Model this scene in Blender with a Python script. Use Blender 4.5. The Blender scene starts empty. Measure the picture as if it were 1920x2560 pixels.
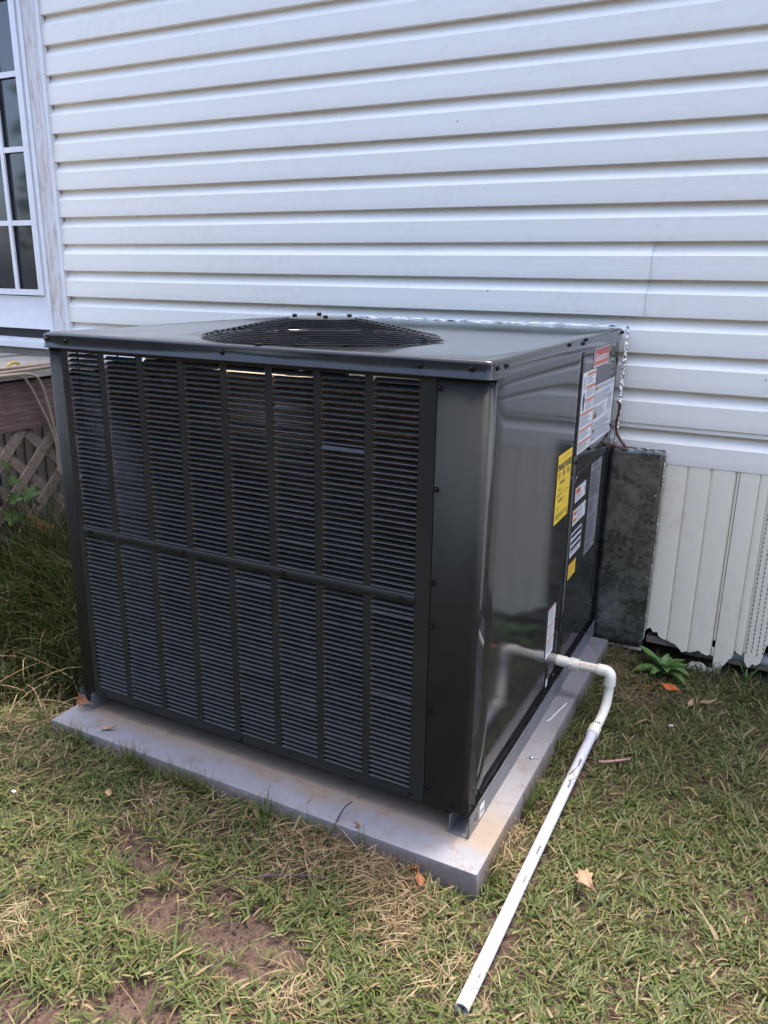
import bpy, bmesh, math, random
import numpy as np
from mathutils import Matrix, Vector, Euler, noise

random.seed(11)
rng = np.random.default_rng(11)
SC = bpy.context.scene
COL = SC.collection
R = math.radians

# ------------------------------------------------------------------ camera
cam_d = bpy.data.cameras.new('camera')
cam_d.sensor_fit = 'VERTICAL'
cam_d.sensor_height = 36.0
cam_d.lens = 27.83
cam_d.clip_start = 0.02
cam_d.clip_end = 500
cam = bpy.data.objects.new('camera', cam_d)
COL.objects.link(cam)
cam.matrix_world = (Matrix.Translation((0.4949, -1.4047, 1.2661)) @ Matrix.Rotation(0.4710, 4, 'Z')
                    @ Matrix.Rotation(-0.2916 + math.pi / 2, 4, 'X') @ Matrix.Rotation(0.0148, 4, 'Z'))
SC.camera = cam

# ------------------------------------------------------------------ sky, sun, exposure
SUN_AZ, SUN_EL = R(22), R(74)        # azimuth clockwise from +Y: high sun behind the house, wall in open shade
world = bpy.data.worlds.new('World')
SC.world = world
world.use_nodes = True
wn = world.node_tree.nodes
wl = world.node_tree.links
sky = wn.new('ShaderNodeTexSky')
sky.sky_type = 'NISHITA'
sky.sun_disc = False
sky.sun_elevation = SUN_EL
sky.sun_rotation = SUN_AZ
sky.altitude = 100
sky.air_density = 0.68
sky.dust_density = 4.4
sky.ozone_density = 0.3
wl.new(sky.outputs[0], wn['Background'].inputs[0])
wn['Background'].inputs[1].default_value = 0.15
sun_d = bpy.data.lights.new('sun', 'SUN')
sun_d.energy = 0.75
sun_d.angle = R(10)
sun_d.color = (1.0, 0.92, 0.78)
sun = bpy.data.objects.new('sun', sun_d)
COL.objects.link(sun)
sdir = Vector((math.sin(SUN_AZ) * math.cos(SUN_EL), math.cos(SUN_AZ) * math.cos(SUN_EL), math.sin(SUN_EL)))
sun.rotation_euler = sdir.to_track_quat('Z', 'Y').to_euler()
sun.location = sdir * 20
SC.view_settings.view_transform = 'Standard'
SC.view_settings.look = 'None'
SC.view_settings.exposure = 2.65
SC.view_settings.gamma = 1.0
SC.view_settings.use_curve_mapping = False
SC.render.engine = 'CYCLES'
SC.cycles.use_denoising = True
SC.cycles.max_bounces = 8
SC.cycles.sample_clamp_indirect = 4.0


# ================================================================== helpers
def tag(o, label=None, cat=None, group=None, kind=None):
    if label: o['label'] = label
    if cat: o['category'] = cat
    if group: o['group'] = group
    if kind: o['kind'] = kind
    return o


def empty(name, loc=(0, 0, 0)):
    o = bpy.data.objects.new(name, None)
    o.empty_display_size = 0.1
    COL.objects.link(o)
    o.location = loc
    return o


def mesh_obj(name, me, mat=None, parent=None, loc=None):
    o = bpy.data.objects.new(name, me)
    COL.objects.link(o)
    if mat and not me.materials:
        me.materials.append(mat)
    if parent:
        o.parent = parent
        # things are built in world metres; keep them there under a moved Empty
        base = parent
        off = Vector((0, 0, 0))
        while base:
            off += base.location
            base = base.parent
        o.location = (Vector(loc) if loc else Vector((0, 0, 0))) - off
    elif loc:
        o.location = loc
    return o


class MB:
    def __init__(s):
        s.v, s.f = [], []

    def add(s, vs, fs):
        b = len(s.v)
        s.v += [tuple(p) for p in vs]
        s.f += [tuple(b + i for i in q) for q in fs]
        return s

    def box(s, x0, x1, y0, y1, z0, z1):
        s.add([(x0, y0, z0), (x1, y0, z0), (x1, y1, z0), (x0, y1, z0), (x0, y0, z1), (x1, y0, z1), (x1, y1, z1), (x0, y1, z1)],
              [(0, 3, 2, 1), (4, 5, 6, 7), (0, 1, 5, 4), (1, 2, 6, 5), (2, 3, 7, 6), (3, 0, 4, 7)])
        return s

    def bar(s, a, b, w, t, up=(0, 0, 1)):
        a, b = Vector(a), Vector(b)
        d = (b - a).normalized()
        side = d.cross(Vector(up)).normalized() * w / 2
        n = side.cross(d).normalized() * t / 2
        vs = []
        for p in (a, b):
            vs += [p - side - n, p + side - n, p + side + n, p - side + n]
        s.add(vs, [(0, 1, 2, 3), (7, 6, 5, 4), (0, 4, 5, 1), (1, 5, 6, 2), (2, 6, 7, 3), (3, 7, 4, 0)])
        return s

    def tube(s, pts, r, n=12, caps=True, closed=False):
        pts = [Vector(p) for p in pts]
        m = len(pts)
        rs = r if isinstance(r, (list, tuple)) else [r] * m
        b = len(s.v)
        nrm = None
        for i, p in enumerate(pts):
            if closed:
                t = (pts[(i + 1) % m] - pts[i - 1]).normalized()
            else:
                t = (pts[min(i + 1, m - 1)] - pts[max(i - 1, 0)]).normalized()
            if nrm is None:
                nrm = t.cross(Vector((0.13, 0.27, 0.95))).normalized()
            else:
                nrm = (nrm - t * nrm.dot(t)).normalized()
            bi = t.cross(nrm)
            for k in range(n):
                a = 2 * math.pi * k / n
                s.v.append(tuple(p + (nrm * math.cos(a) + bi * math.sin(a)) * rs[i]))
        for i in range(m if closed else m - 1):
            j = (i + 1) % m
            for k in range(n):
                k2 = (k + 1) % n
                s.f.append((b + i * n + k, b + i * n + k2, b + j * n + k2, b + j * n + k))
        if caps and not closed:
            s.f.append(tuple(b + k for k in range(n))[::-1])
            s.f.append(tuple(b + (m - 1) * n + k for k in range(n)))
        return s

    def prism(s, pts, axis, a0, a1):
        """polygon (2D) extruded along axis: 'x' uses (y,z), 'y' uses (x,z), 'z' uses (x,y)"""
        n = len(pts)
        def P(p, a):
            return (a, p[0], p[1]) if axis == 'x' else (p[0], a, p[1]) if axis == 'y' else (p[0], p[1], a)
        vs = [P(p, a0) for p in pts] + [P(p, a1) for p in pts]
        fs = [tuple(range(n)), tuple(range(2 * n - 1, n - 1, -1))]
        for i in range(n):
            j = (i + 1) % n
            fs.append((i, n + i, n + j, j))
        s.add(vs, fs)
        return s

    def mesh(s, name, smooth=False, angle=35):
        me = bpy.data.meshes.new(name)
        me.from_pydata(s.v, [], s.f)
        bm = bmesh.new()
        bm.from_mesh(me)
        bmesh.ops.recalc_face_normals(bm, faces=bm.faces)
        bm.to_mesh(me)
        bm.free()
        if smooth:
            me.shade_smooth()
            me.set_sharp_from_angle(angle=R(angle))
        me.update()
        return me

    def build(s, name, mat, parent=None, smooth=False, angle=35, loc=None, raw=False):
        if raw:
            me = bpy.data.meshes.new(name)
            me.from_pydata(s.v, [], s.f)
            if smooth:
                me.shade_smooth()
        else:
            me = s.mesh(name, smooth, angle)
        return mesh_obj(name, me, mat, parent, loc)


def bevel_box(name, dims, b, mat, parent=None, seg=2):
    mb = MB().box(*dims)
    bm = bmesh.new()
    me = mb.mesh(name)
    bm.from_mesh(me)
    bmesh.ops.bevel(bm, geom=list(bm.edges), offset=b, segments=seg, affect='EDGES', profile=0.6)
    bm.to_mesh(me)
    bm.free()
    me.shade_smooth()
    me.set_sharp_from_angle(angle=R(50))
    return mesh_obj(name, me, mat, parent)


def spline(pts, n=8):
    """Catmull-Rom through pts"""
    P = [Vector(p) for p in pts]
    P = [P[0] * 2 - P[1]] + P + [P[-1] * 2 - P[-2]]
    out = []
    for i in range(1, len(P) - 2):
        for k in range(n):
            t = k / n
            a, b, c, d = P[i - 1:i + 3]
            out.append(0.5 * ((2 * b) + (c - a) * t + (2 * a - 5 * b + 4 * c - d) * t * t + (3 * b - a - 3 * c + d) * t ** 3))
    out.append(P[-2])
    return out


def text_verts(body, size, bold=0.0):
    cu = bpy.data.curves.new('print', 'FONT')
    cu.body = body
    cu.size = size
    cu.offset = bold
    cu.resolution_u = 3
    o = bpy.data.objects.new('print', cu)
    COL.objects.link(o)
    dg = bpy.context.evaluated_depsgraph_get()
    me = bpy.data.meshes.new_from_object(o.evaluated_get(dg))
    vs = [tuple(v.co) for v in me.vertices]
    fs = [tuple(p.vertices) for p in me.polygons]
    bpy.data.objects.remove(o)
    bpy.data.meshes.remove(me)
    bpy.data.curves.remove(cu)
    return vs, fs


# ================================================================== materials
def mat_new(name):
    m = bpy.data.materials.new(name)
    m.use_nodes = True
    nt = m.node_tree
    return m, nt, nt.nodes, nt.links, nt.nodes['Principled BSDF']


def N(nodes, t, **kw):
    n = nodes.new(t)
    for k, v in kw.items():
        setattr(n, k, v)
    return n


def coords(nodes, links, scale=(1, 1, 1), obj=False):
    g = N(nodes, 'ShaderNodeNewGeometry') if not obj else N(nodes, 'ShaderNodeTexCoord')
    mp = N(nodes, 'ShaderNodeMapping')
    mp.inputs['Scale'].default_value = scale
    links.new(g.outputs['Object' if obj else 'Position'], mp.inputs[0])
    return mp.outputs[0]


def noise_tex(nodes, links, vec, scale, detail=4, rough=0.55, dist=0.0):
    n = N(nodes, 'ShaderNodeTexNoise')
    n.inputs['Scale'].default_value = scale
    n.inputs['Detail'].default_value = detail
    n.inputs['Roughness'].default_value = rough
    n.inputs['Distortion'].default_value = dist
    if vec is not None:
        links.new(vec, n.inputs['Vector'])
    return n.outputs['Fac']


def ramp(nodes, links, fac, stops, interp='LINEAR'):
    r = N(nodes, 'ShaderNodeValToRGB')
    r.color_ramp.interpolation = interp
    el = r.color_ramp.elements
    while len(el) < len(stops):
        el.new(0.5)
    for e, (p, c) in zip(el, stops):
        e.position = p
        e.color = tuple(c) + (1,) if len(c) == 3 else c
    links.new(fac, r.inputs[0])
    return r.outputs[0]


def mixc(nodes, links, fac, a, b, blend='MIX'):
    m = N(nodes, 'ShaderNodeMix', data_type='RGBA', blend_type=blend)
    for sock, v in ((0, fac), (6, a), (7, b)):
        if isinstance(v, (int, float)):
            m.inputs[sock].default_value = v
        elif isinstance(v, tuple):
            m.inputs[sock].default_value = v + (1,)
        else:
            links.new(v, m.inputs[sock])
    return m.outputs[2]


def bump(nodes, links, h, strength, dist, bsdf):
    b = N(nodes, 'ShaderNodeBump')
    b.inputs['Strength'].default_value = strength
    b.inputs['Distance'].default_value = dist
    links.new(h, b.inputs['Height'])
    links.new(b.outputs[0], bsdf.inputs['Normal'])


def simple(name, col, rough=0.5, metal=0.0, var=0.0, vscale=20, bmp=0.0, bscale=200, spec=None):
    m, nt, n, l, b = mat_new(name)
    b.inputs['Base Color'].default_value = tuple(col) + (1,)
    b.inputs['Roughness'].default_value = rough
    b.inputs['Metallic'].default_value = metal
    if spec is not None:
        b.inputs['Specular IOR Level'].default_value = spec
    if var or bmp:
        v = coords(n, l)
    if var:
        f = noise_tex(n, l, v, vscale, 5)
        lo = tuple(max(0, c * (1 - var)) for c in col)
        hi = tuple(min(1, c * (1 + var)) for c in col)
        l.new(ramp(n, l, f, [(0.3, lo), (0.7, hi)]), b.inputs['Base Color'])
    if bmp:
        bump(n, l, noise_tex(n, l, v, bscale, 3), bmp, 0.001, b)
    return m


MAT = {}
# charcoal enamel of the cabinet: orange-peel gloss, thin dust
m, nt, n, l, b = mat_new('charcoal_enamel')
v = coords(n, l)
dust = noise_tex(n, l, v, 9, 6, 0.65)
spk = ramp(n, l, noise_tex(n, l, v, 330, 2, 0.5), [(0.70, (0, 0, 0)), (0.78, (0.35,) * 3)])
cloud = ramp(n, l, noise_tex(n, l, coords(n, l, (6, 6, 1.6)), 1.4, 6, 0.7), [(0.45, (0, 0, 0)), (0.75, (1, 1, 1))])
spk = mixc(n, l, 1.0, spk, cloud, 'MULTIPLY')
c0_ = ramp(n, l, dust, [(0.35, (0.017, 0.018, 0.019)), (0.75, (0.030, 0.030, 0.029))])
l.new(mixc(n, l, spk, c0_, (0.20, 0.18, 0.15)), b.inputs['Base Color'])
l.new(ramp(n, l, dust, [(0.3, (0.06,) * 3), (0.8, (0.13,) * 3)]), b.inputs['Roughness'])
bump(n, l, noise_tex(n, l, v, 420, 2), 0.035, 0.0004, b)
MAT['enamel'] = m
# same enamel, satin texture of the stamped front panels
m, nt, n, l, b = mat_new('charcoal_satin')
v = coords(n, l)
dust = noise_tex(n, l, v, 7, 6, 0.65)
l.new(ramp(n, l, dust, [(0.35, (0.020, 0.0215, 0.0195)), (0.75, (0.028, 0.029, 0.026))]), b.inputs['Base Color'])
b.inputs['Roughness'].default_value = 0.45
b.inputs['Specular IOR Level'].default_value = 0.16
bump(n, l, noise_tex(n, l, v, 500, 2), 0.08, 0.0006, b)
MAT['satin'] = m
MAT['slat'] = simple('charcoal_slat', (0.022, 0.0225, 0.021), 0.32, var=0.25, vscale=25, spec=0.42)
MAT['black'] = simple('black_metal', (0.005, 0.005, 0.006), 0.3, spec=0.3)
MAT['blackwire'] = simple('black_wire', (0.003, 0.003, 0.004), 0.30, spec=0.12)
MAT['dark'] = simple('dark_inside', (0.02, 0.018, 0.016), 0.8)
MAT['coil'] = simple('coil_fins', (0.52, 0.43, 0.30), 0.45, 0.3, 0.3, 60)
MAT['rail'] = simple('rail_steel', (0.20, 0.21, 0.23), 0.38, 0.5, 0.15, 14)
MAT['white'] = simple('white_label', (0.72, 0.73, 0.74), 0.35, var=0.04)
MAT['silver'] = simple('silver_label', (0.33, 0.34, 0.35), 0.35, 0.2, 0.08, 60)
MAT['yellow'] = simple('yellow_label', (0.75, 0.52, 0.03), 0.4, var=0.05)
MAT['oldyellow'] = simple('faded_yellow', (0.42, 0.28, 0.05), 0.5, var=0.3, vscale=60)
MAT['red'] = simple('red_print', (0.55, 0.08, 0.05), 0.35)
MAT['orange'] = simple('orange_print', (0.55, 0.17, 0.06), 0.35)
MAT['ink'] = simple('black_print', (0.03, 0.03, 0.035), 0.4)
MAT['greyink'] = simple('grey_print', (0.28, 0.29, 0.31), 0.4)
MAT['paleink'] = simple('worn_print', (0.13, 0.13, 0.15), 0.4)
MAT['navy'] = simple('navy_print', (0.015, 0.02, 0.06), 0.4)

# vinyl siding: white, horizontal wood grain, old dirt
def vinyl(name, base, dirt, dirt_amt, grain_axis):
    m, nt, n, l, b = mat_new(name)
    sc = (2.2, 2.2, 60) if grain_axis == 'x' else (60, 60, 2.2)
    g = noise_tex(n, l, coords(n, l, sc), 3.0, 5, 0.6, 0.6)
    v = coords(n, l)
    d1 = noise_tex(n, l, v, 2.6, 6, 0.62, 0.5)
    d2 = noise_tex(n, l, v, 34, 5, 0.7)
    ml = N(n, 'ShaderNodeMath', operation='MULTIPLY')
    l.new(d1, ml.inputs[0]); l.new(d2, ml.inputs[1])
    f = ramp(n, l, ml.outputs[0], [(0.28, (0, 0, 0)), (0.48, (dirt_amt,) * 3)])
    c = mixc(n, l, f, base, dirt)
    vz = N(n, 'ShaderNodeTexVoronoi'); vz.inputs['Scale'].default_value = 7.0
    l.new(v, vz.inputs['Vector'])
    lt = N(n, 'ShaderNodeMath', operation='LESS_THAN'); l.new(vz.outputs['Distance'], lt.inputs[0]); lt.inputs[1].default_value = 0.022
    sc_ = N(n, 'ShaderNodeSeparateColor'); l.new(vz.outputs['Color'], sc_.inputs[0])
    gt = N(n, 'ShaderNodeMath', operation='GREATER_THAN'); l.new(sc_.outputs[0], gt.inputs[0]); gt.inputs[1].default_value = 0.72
    mm = N(n, 'ShaderNodeMath', operation='MULTIPLY'); l.new(lt.outputs[0], mm.inputs[0]); l.new(gt.outputs[0], mm.inputs[1])
    m3 = N(n, 'ShaderNodeMath', operation='MULTIPLY'); l.new(mm.outputs[0], m3.inputs[0]); m3.inputs[1].default_value = 0.75
    c = mixc(n, l, m3.outputs[0], c, (0.12, 0.10, 0.08))
    l.new(c, b.inputs['Base Color'])
    b.inputs['Roughness'].default_value = 0.42
    bump(n, l, g, 0.4, 0.0014, b)
    return m
MAT['siding'] = vinyl('white_vinyl_siding', (0.82, 0.805, 0.735), (0.55, 0.48, 0.36), 0.24, 'x')
MAT['skirt'] = vinyl('white_vinyl_skirting', (0.84, 0.79, 0.65), (0.55, 0.45, 0.29), 0.4, 'z')
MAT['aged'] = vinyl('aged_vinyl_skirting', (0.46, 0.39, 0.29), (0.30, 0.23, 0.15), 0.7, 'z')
MAT['trim'] = simple('white_trim_paint', (0.70, 0.71, 0.72), 0.4, var=0.05, vscale=12, bmp=0.1, bscale=90)
MAT['door'] = simple('white_door_paint', (0.72, 0.74, 0.76), 0.3, var=0.03)
m, nt, n, l, b = mat_new('weathered_trim')
v = coords(n, l, (30, 30, 4))
l.new(ramp(n, l, noise_tex(n, l, v, 2.5, 6, 0.7), [(0.42, (0.66, 0.66, 0.66)), (0.58, (0.52, 0.48, 0.43)), (0.72, (0.25, 0.2, 0.17))]), b.inputs['Base Color'])
b.inputs['Roughness'].default_value = 0.7
MAT['oldtrim'] = m
m, nt, n, l, b = mat_new('door_glass')
b.inputs['Base Color'].default_value = (0.025, 0.032, 0.035, 1)
b.inputs['Roughness'].default_value = 0.06
b.inputs['Specular IOR Level'].default_value = 0.7
MAT['glass'] = m

# galvanised sheet with spangle and oxide bloom
m, nt, n, l, b = mat_new('galvanised_sheet')
v = coords(n, l)
vo = N(n, 'ShaderNodeTexVoronoi')
vo.inputs['Scale'].default_value = 75
wv = N(n, 'ShaderNodeMix', data_type='VECTOR')
l.new(v, wv.inputs[4])
nz = N(n, 'ShaderNodeTexNoise'); nz.inputs['Scale'].default_value = 25
l.new(v, nz.inputs['Vector']); l.new(nz.outputs['Color'], wv.inputs[5]); wv.inputs[0].default_value = 0.05
l.new(wv.outputs[1], vo.inputs['Vector'])
sp = ramp(n, l, vo.outputs['Color'], [(0.2, (0.10, 0.108, 0.098)), (0.8, (0.22, 0.232, 0.215))])
ox = ramp(n, l, noise_tex(n, l, v, 5.5, 7, 0.68, 0.4), [(0.48, (0, 0, 0)), (0.66, (0.8, 0.8, 0.8))])
l.new(mixc(n, l, ox, sp, (0.36, 0.375, 0.365)), b.inputs['Base Color'])
b.inputs['Metallic'].default_value = 0.85
l.new(ramp(n, l, vo.outputs['Color'], [(0.1, (0.28,) * 3), (0.9, (0.46,) * 3)]), b.inputs['Roughness'])
bump(n, l, noise_tex(n, l, v, 12, 3), 0.25, 0.006, b)
MAT['galv'] = m
m, nt, n, l, b = mat_new('foil_tape')
b.inputs['Base Color'].default_value = (0.82, 0.81, 0.80, 1)
b.inputs['Metallic'].default_value = 1.0
b.inputs['Roughness'].default_value = 0.16
bump(n, l, noise_tex(n, l, coords(n, l), 130, 4, 0.6), 0.9, 0.004, b)
MAT['foil'] = m
MAT['cable'] = simple('brown_cable', (0.13, 0.05, 0.04), 0.45)
MAT['zinc'] = simple('zinc_screw', (0.55, 0.55, 0.56), 0.3, 1.0)

# equipment pad: moulded grey composite
m, nt, n, l, b = mat_new('grey_pad')
v = coords(n, l)
base = ramp(n, l, noise_tex(n, l, v, 6, 6, 0.6), [(0.3, (0.150, 0.152, 0.172)), (0.7, (0.195, 0.197, 0.222))])
ds = ramp(n, l, noise_tex(n, l, v, 11, 8, 0.72, 0.3), [(0.58, (0, 0, 0)), (0.76, (0.4,) * 3)])
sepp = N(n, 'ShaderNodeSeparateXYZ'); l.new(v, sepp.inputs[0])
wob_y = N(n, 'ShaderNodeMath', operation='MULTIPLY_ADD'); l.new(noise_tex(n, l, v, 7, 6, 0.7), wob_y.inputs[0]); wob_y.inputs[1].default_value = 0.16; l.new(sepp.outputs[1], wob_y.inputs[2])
brownish = ramp(n, l, wob_y.outputs[0], [(0.030, (0, 0, 0)), (0.085, (0.75,) * 3), (0.16, (0.75,) * 3), (0.26, (0.1,) * 3)])  # brown tint strongest along the unit's front edge, broken up by noise
base = mixc(n, l, brownish, base, (0.20, 0.145, 0.09))
wz_ = N(n, 'ShaderNodeMath', operation='MULTIPLY_ADD'); l.new(noise_tex(n, l, v, 28, 6, 0.7), wz_.inputs[0]); wz_.inputs[1].default_value = -0.10; l.new(sepp.outputs[2], wz_.inputs[2])
mudz = ramp(n, l, wz_.outputs[0], [(0.0, (0.55,) * 3), (0.012, (0, 0, 0))])
base = mixc(n, l, mudz, base, (0.13, 0.09, 0.062))
crm = ramp(n, l, noise_tex(n, l, v, 95, 3, 0.5), [(0.70, (0, 0, 0)), (0.75, (0.4,) * 3)])
base = mixc(n, l, crm, base, (0.09, 0.07, 0.055))
l.new(mixc(n, l, ds, base, (0.20, 0.15, 0.10)), b.inputs['Base Color'])
b.inputs['Roughness'].default_value = 0.55
bump(n, l, noise_tex(n, l, v, 190, 5, 0.65), 0.45, 0.0022, b)
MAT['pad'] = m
MAT['pvc'] = simple('white_pvc', (0.50, 0.515, 0.57), 0.28, var=0.03)
MAT['oldpvc'] = simple('cream_pvc', (0.74, 0.72, 0.62), 0.3, var=0.05, vscale=40)
MAT['pvcgrey'] = simple('grey_pvc', (0.42, 0.43, 0.44), 0.45, var=0.2)

# weathered wood
def wood(name, a, bcol, c, axis):
    m, nt, n, l, b = mat_new(name)
    sc = {'x': (3, 40, 40), 'y': (40, 3, 40), 'd': (20, 20, 20)}[axis]
    f = noise_tex(n, l, coords(n, l, sc), 1.6, 7, 0.7, 1.2)
    col = ramp(n, l, f, [(0.3, a), (0.5, bcol), (0.72, c)])
    l.new(col, b.inputs['Base Color'])
    b.inputs['Roughness'].default_value = 0.8
    bump(n, l, f, 0.6, 0.004, b)
    return m
MAT['beam'] = wood('stained_beam', (0.07, 0.042, 0.035), (0.125, 0.072, 0.058), (0.22, 0.185, 0.165), 'y')
MAT['lattice'] = wood('weathered_lattice', (0.11, 0.085, 0.065), (0.20, 0.155, 0.12), (0.32, 0.27, 0.22), 'd')
MAT['rawwood'] = wood('raw_broken_wood', (0.22, 0.11, 0.05), (0.38, 0.20, 0.09), (0.5, 0.33, 0.18), 'd')
MAT['deck'] = wood('grey_deck_board', (0.15, 0.125, 0.10), (0.27, 0.24, 0.20), (0.42, 0.39, 0.35), 'y')
MAT['oldcable'] = simple('beige_cable', (0.28, 0.23, 0.17), 0.6, var=0.2)

# ground
m, nt, n, l, b = mat_new('clay_soil')
v = coords(n, l)
f1 = noise_tex(n, l, v, 5, 8, 0.65)
f2 = noise_tex(n, l, v, 90, 6, 0.7)
near = ramp(n, l, f1, [(0.3, (0.052, 0.030, 0.021)), (0.7, (0.098, 0.058, 0.041))])
sp = ramp(n, l, f2, [(0.35, (0.55,) * 3), (0.65, (1.15,) * 3)])
l.new(mixc(n, l, 1.0, near, sp, 'MULTIPLY'), b.inputs['Base Color'])
b.inputs['Roughness'].default_value = 0.9
bump(n, l, f2, 0.6, 0.01, b)
MAT['soil'] = m
m, nt, n, l, b = mat_new('lawn_far')
v = coords(n, l)
l.new(ramp(n, l, noise_tex(n, l, v, 14, 8, 0.75), [(0.3, (0.025, 0.035, 0.012)), (0.55, (0.08, 0.09, 0.035)), (0.75, (0.16, 0.13, 0.07))]), b.inputs['Base Color'])
b.inputs['Roughness'].default_value = 0.95
MAT['lawn'] = m


def leafmat(name, stops, trans=0.3, rough=0.5, spec=0.3):
    m, nt, n, l, b = mat_new(name)
    g = N(n, 'ShaderNodeNewGeometry')
    c = ramp(n, l, g.outputs['Random Per Island'], stops)
    l.new(c, b.inputs['Base Color'])
    b.inputs['Roughness'].default_value = rough
    b.inputs['Specular IOR Level'].default_value = spec
    tr = N(n, 'ShaderNodeBsdfTranslucent')
    l.new(c, tr.inputs[0])
    mx = N(n, 'ShaderNodeMixShader')
    mx.inputs[0].default_value = trans
    l.new(b.outputs[0], mx.inputs[1])
    l.new(tr.outputs[0], mx.inputs[2])
    l.new(mx.outputs[0], n['Material Output'].inputs[0])
    return m
MAT['grass'] = leafmat('grass_blade', [(0.0, (0.040, 0.062, 0.013)), (0.25, (0.062, 0.090, 0.020)), (0.5, (0.088, 0.118, 0.031)), (0.72, (0.120, 0.138, 0.046)),
                                       (0.85, (0.175, 0.150, 0.072)), (0.95, (0.26, 0.195, 0.105)), (1.0, (0.13, 0.085, 0.045))])
MAT['straw'] = leafmat('dry_straw', [(0.0, (0.11, 0.068, 0.036)), (0.35, (0.19, 0.128, 0.068)), (0.7, (0.26, 0.19, 0.108)), (1.0, (0.33, 0.26, 0.17))], 0.2)
MAT['thatch'] = leafmat('thatch_blade', [(0.0, (0.05, 0.034, 0.02)), (0.3, (0.085, 0.072, 0.03)), (0.55, (0.065, 0.078, 0.025)), (0.8, (0.145, 0.108, 0.056)), (1.0, (0.22, 0.165, 0.095))], 0.2)
MAT['tall'] = leafmat('shade_darkened_grass', [(0.0, (0.014, 0.024, 0.006)), (0.45, (0.026, 0.042, 0.011)), (0.8, (0.045, 0.056, 0.018)), (0.94, (0.08, 0.066, 0.03)), (1.0, (0.16, 0.12, 0.065))])  # dark green blades, darkened further to carry shade in the colour
MAT['weed'] = leafmat('weed_leaf', [(0.0, (0.07, 0.15, 0.03)), (0.6, (0.11, 0.21, 0.05)), (1.0, (0.18, 0.27, 0.09))], 0.25, 0.35, 0.5)
MAT['vine'] = leafmat('vine_leaf', [(0.0, (0.02, 0.055, 0.012)), (0.6, (0.04, 0.09, 0.02)), (1.0, (0.11, 0.17, 0.03))], 0.3, 0.4, 0.4)
MAT['tan_leaf'] = simple('tan_dead_leaf', (0.25, 0.155, 0.09), 0.65, var=0.25, vscale=40)
MAT['rust_leaf'] = simple('rust_dead_leaf', (0.19, 0.07, 0.03), 0.55, var=0.35, vscale=40)
MAT['orange_leaf'] = simple('orange_dead_leaf', (0.45, 0.11, 0.02), 0.5, var=0.2, vscale=40)
MAT['twig'] = simple('dark_twig', (0.045, 0.032, 0.027), 0.8)
MAT['scrap'] = simple('white_scrap', (0.7, 0.72, 0.75), 0.5)
MAT['pinkcable'] = simple('dull_pink_sheath', (0.30, 0.16, 0.15), 0.5, var=0.2)
MAT['bark'] = simple('tree_bark', (0.09, 0.07, 0.055), 0.9, var=0.3, vscale=12)
MAT['crown'] = leafmat('tree_leaf', [(0.0, (0.025, 0.045, 0.012)), (0.6, (0.05, 0.08, 0.022)), (1.0, (0.08, 0.11, 0.035))], 0.25)

# ================================================================== SETTING: ground
def fbm(x, y, s, seed=0.0):
    return noise.noise(Vector((x * s + seed, y * s - seed, seed * 0.7)))

def berm(x, y):
    fx = np.clip((-0.12 - x) / 0.30, 0, 1) * np.clip((x + 1.9) / 0.3, 0, 1)
    return 0.030 * fx * np.exp(-((y + 0.115) / 0.07) ** 2) * (0.75 + 0.25 * np.sin(x * 23 + 1.0) * np.sin(x * 9))
gv, gf = [], []
xs = np.concatenate([[-40, -15, -6], np.arange(-3.2, 2.6, 0.03), [3, 5, 8, 15, 40]])
ys = np.concatenate([[-40, -15, -6, -3, -2.2], np.arange(-1.8, 1.6, 0.03), [2.0, 6, 40]])
for yy in ys:
    for xx in xs:
        h = 0.0
        if -3.3 < xx < 2.7 and -1.9 < yy < 1.6:
            h = 0.012 * fbm(xx, yy, 3.0) + 0.007 * fbm(xx, yy, 11, 3.1) + 0.004 * fbm(xx, yy, 32, 5.3) - 0.008 + float(berm(xx, yy))
        gv.append((float(xx), float(yy), h))
nx = len(xs)
for j in range(len(ys) - 1):
    for i in range(nx - 1):
        gf.append((j * nx + i, j * nx + i + 1, (j + 1) * nx + i + 1, (j + 1) * nx + i))
me = bpy.data.meshes.new('ground')
me.from_pydata(gv, [], gf)
me.shade_smooth()
ground = mesh_obj('ground', me, MAT['soil'])
tag(ground, 'reddish brown clay soil under the thin lawn', 'ground', kind='structure')

# ================================================================== HOUSE
YW = 1.241            # face of the siding lips
house = empty('house', (0, YW + 0.1, 0))
tag(house, 'white vinyl sided house wall with vertical skirting and glazed door', 'house')
XJ = -2.474           # siding starts at the door's J-channel
XR = 5.0


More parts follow.
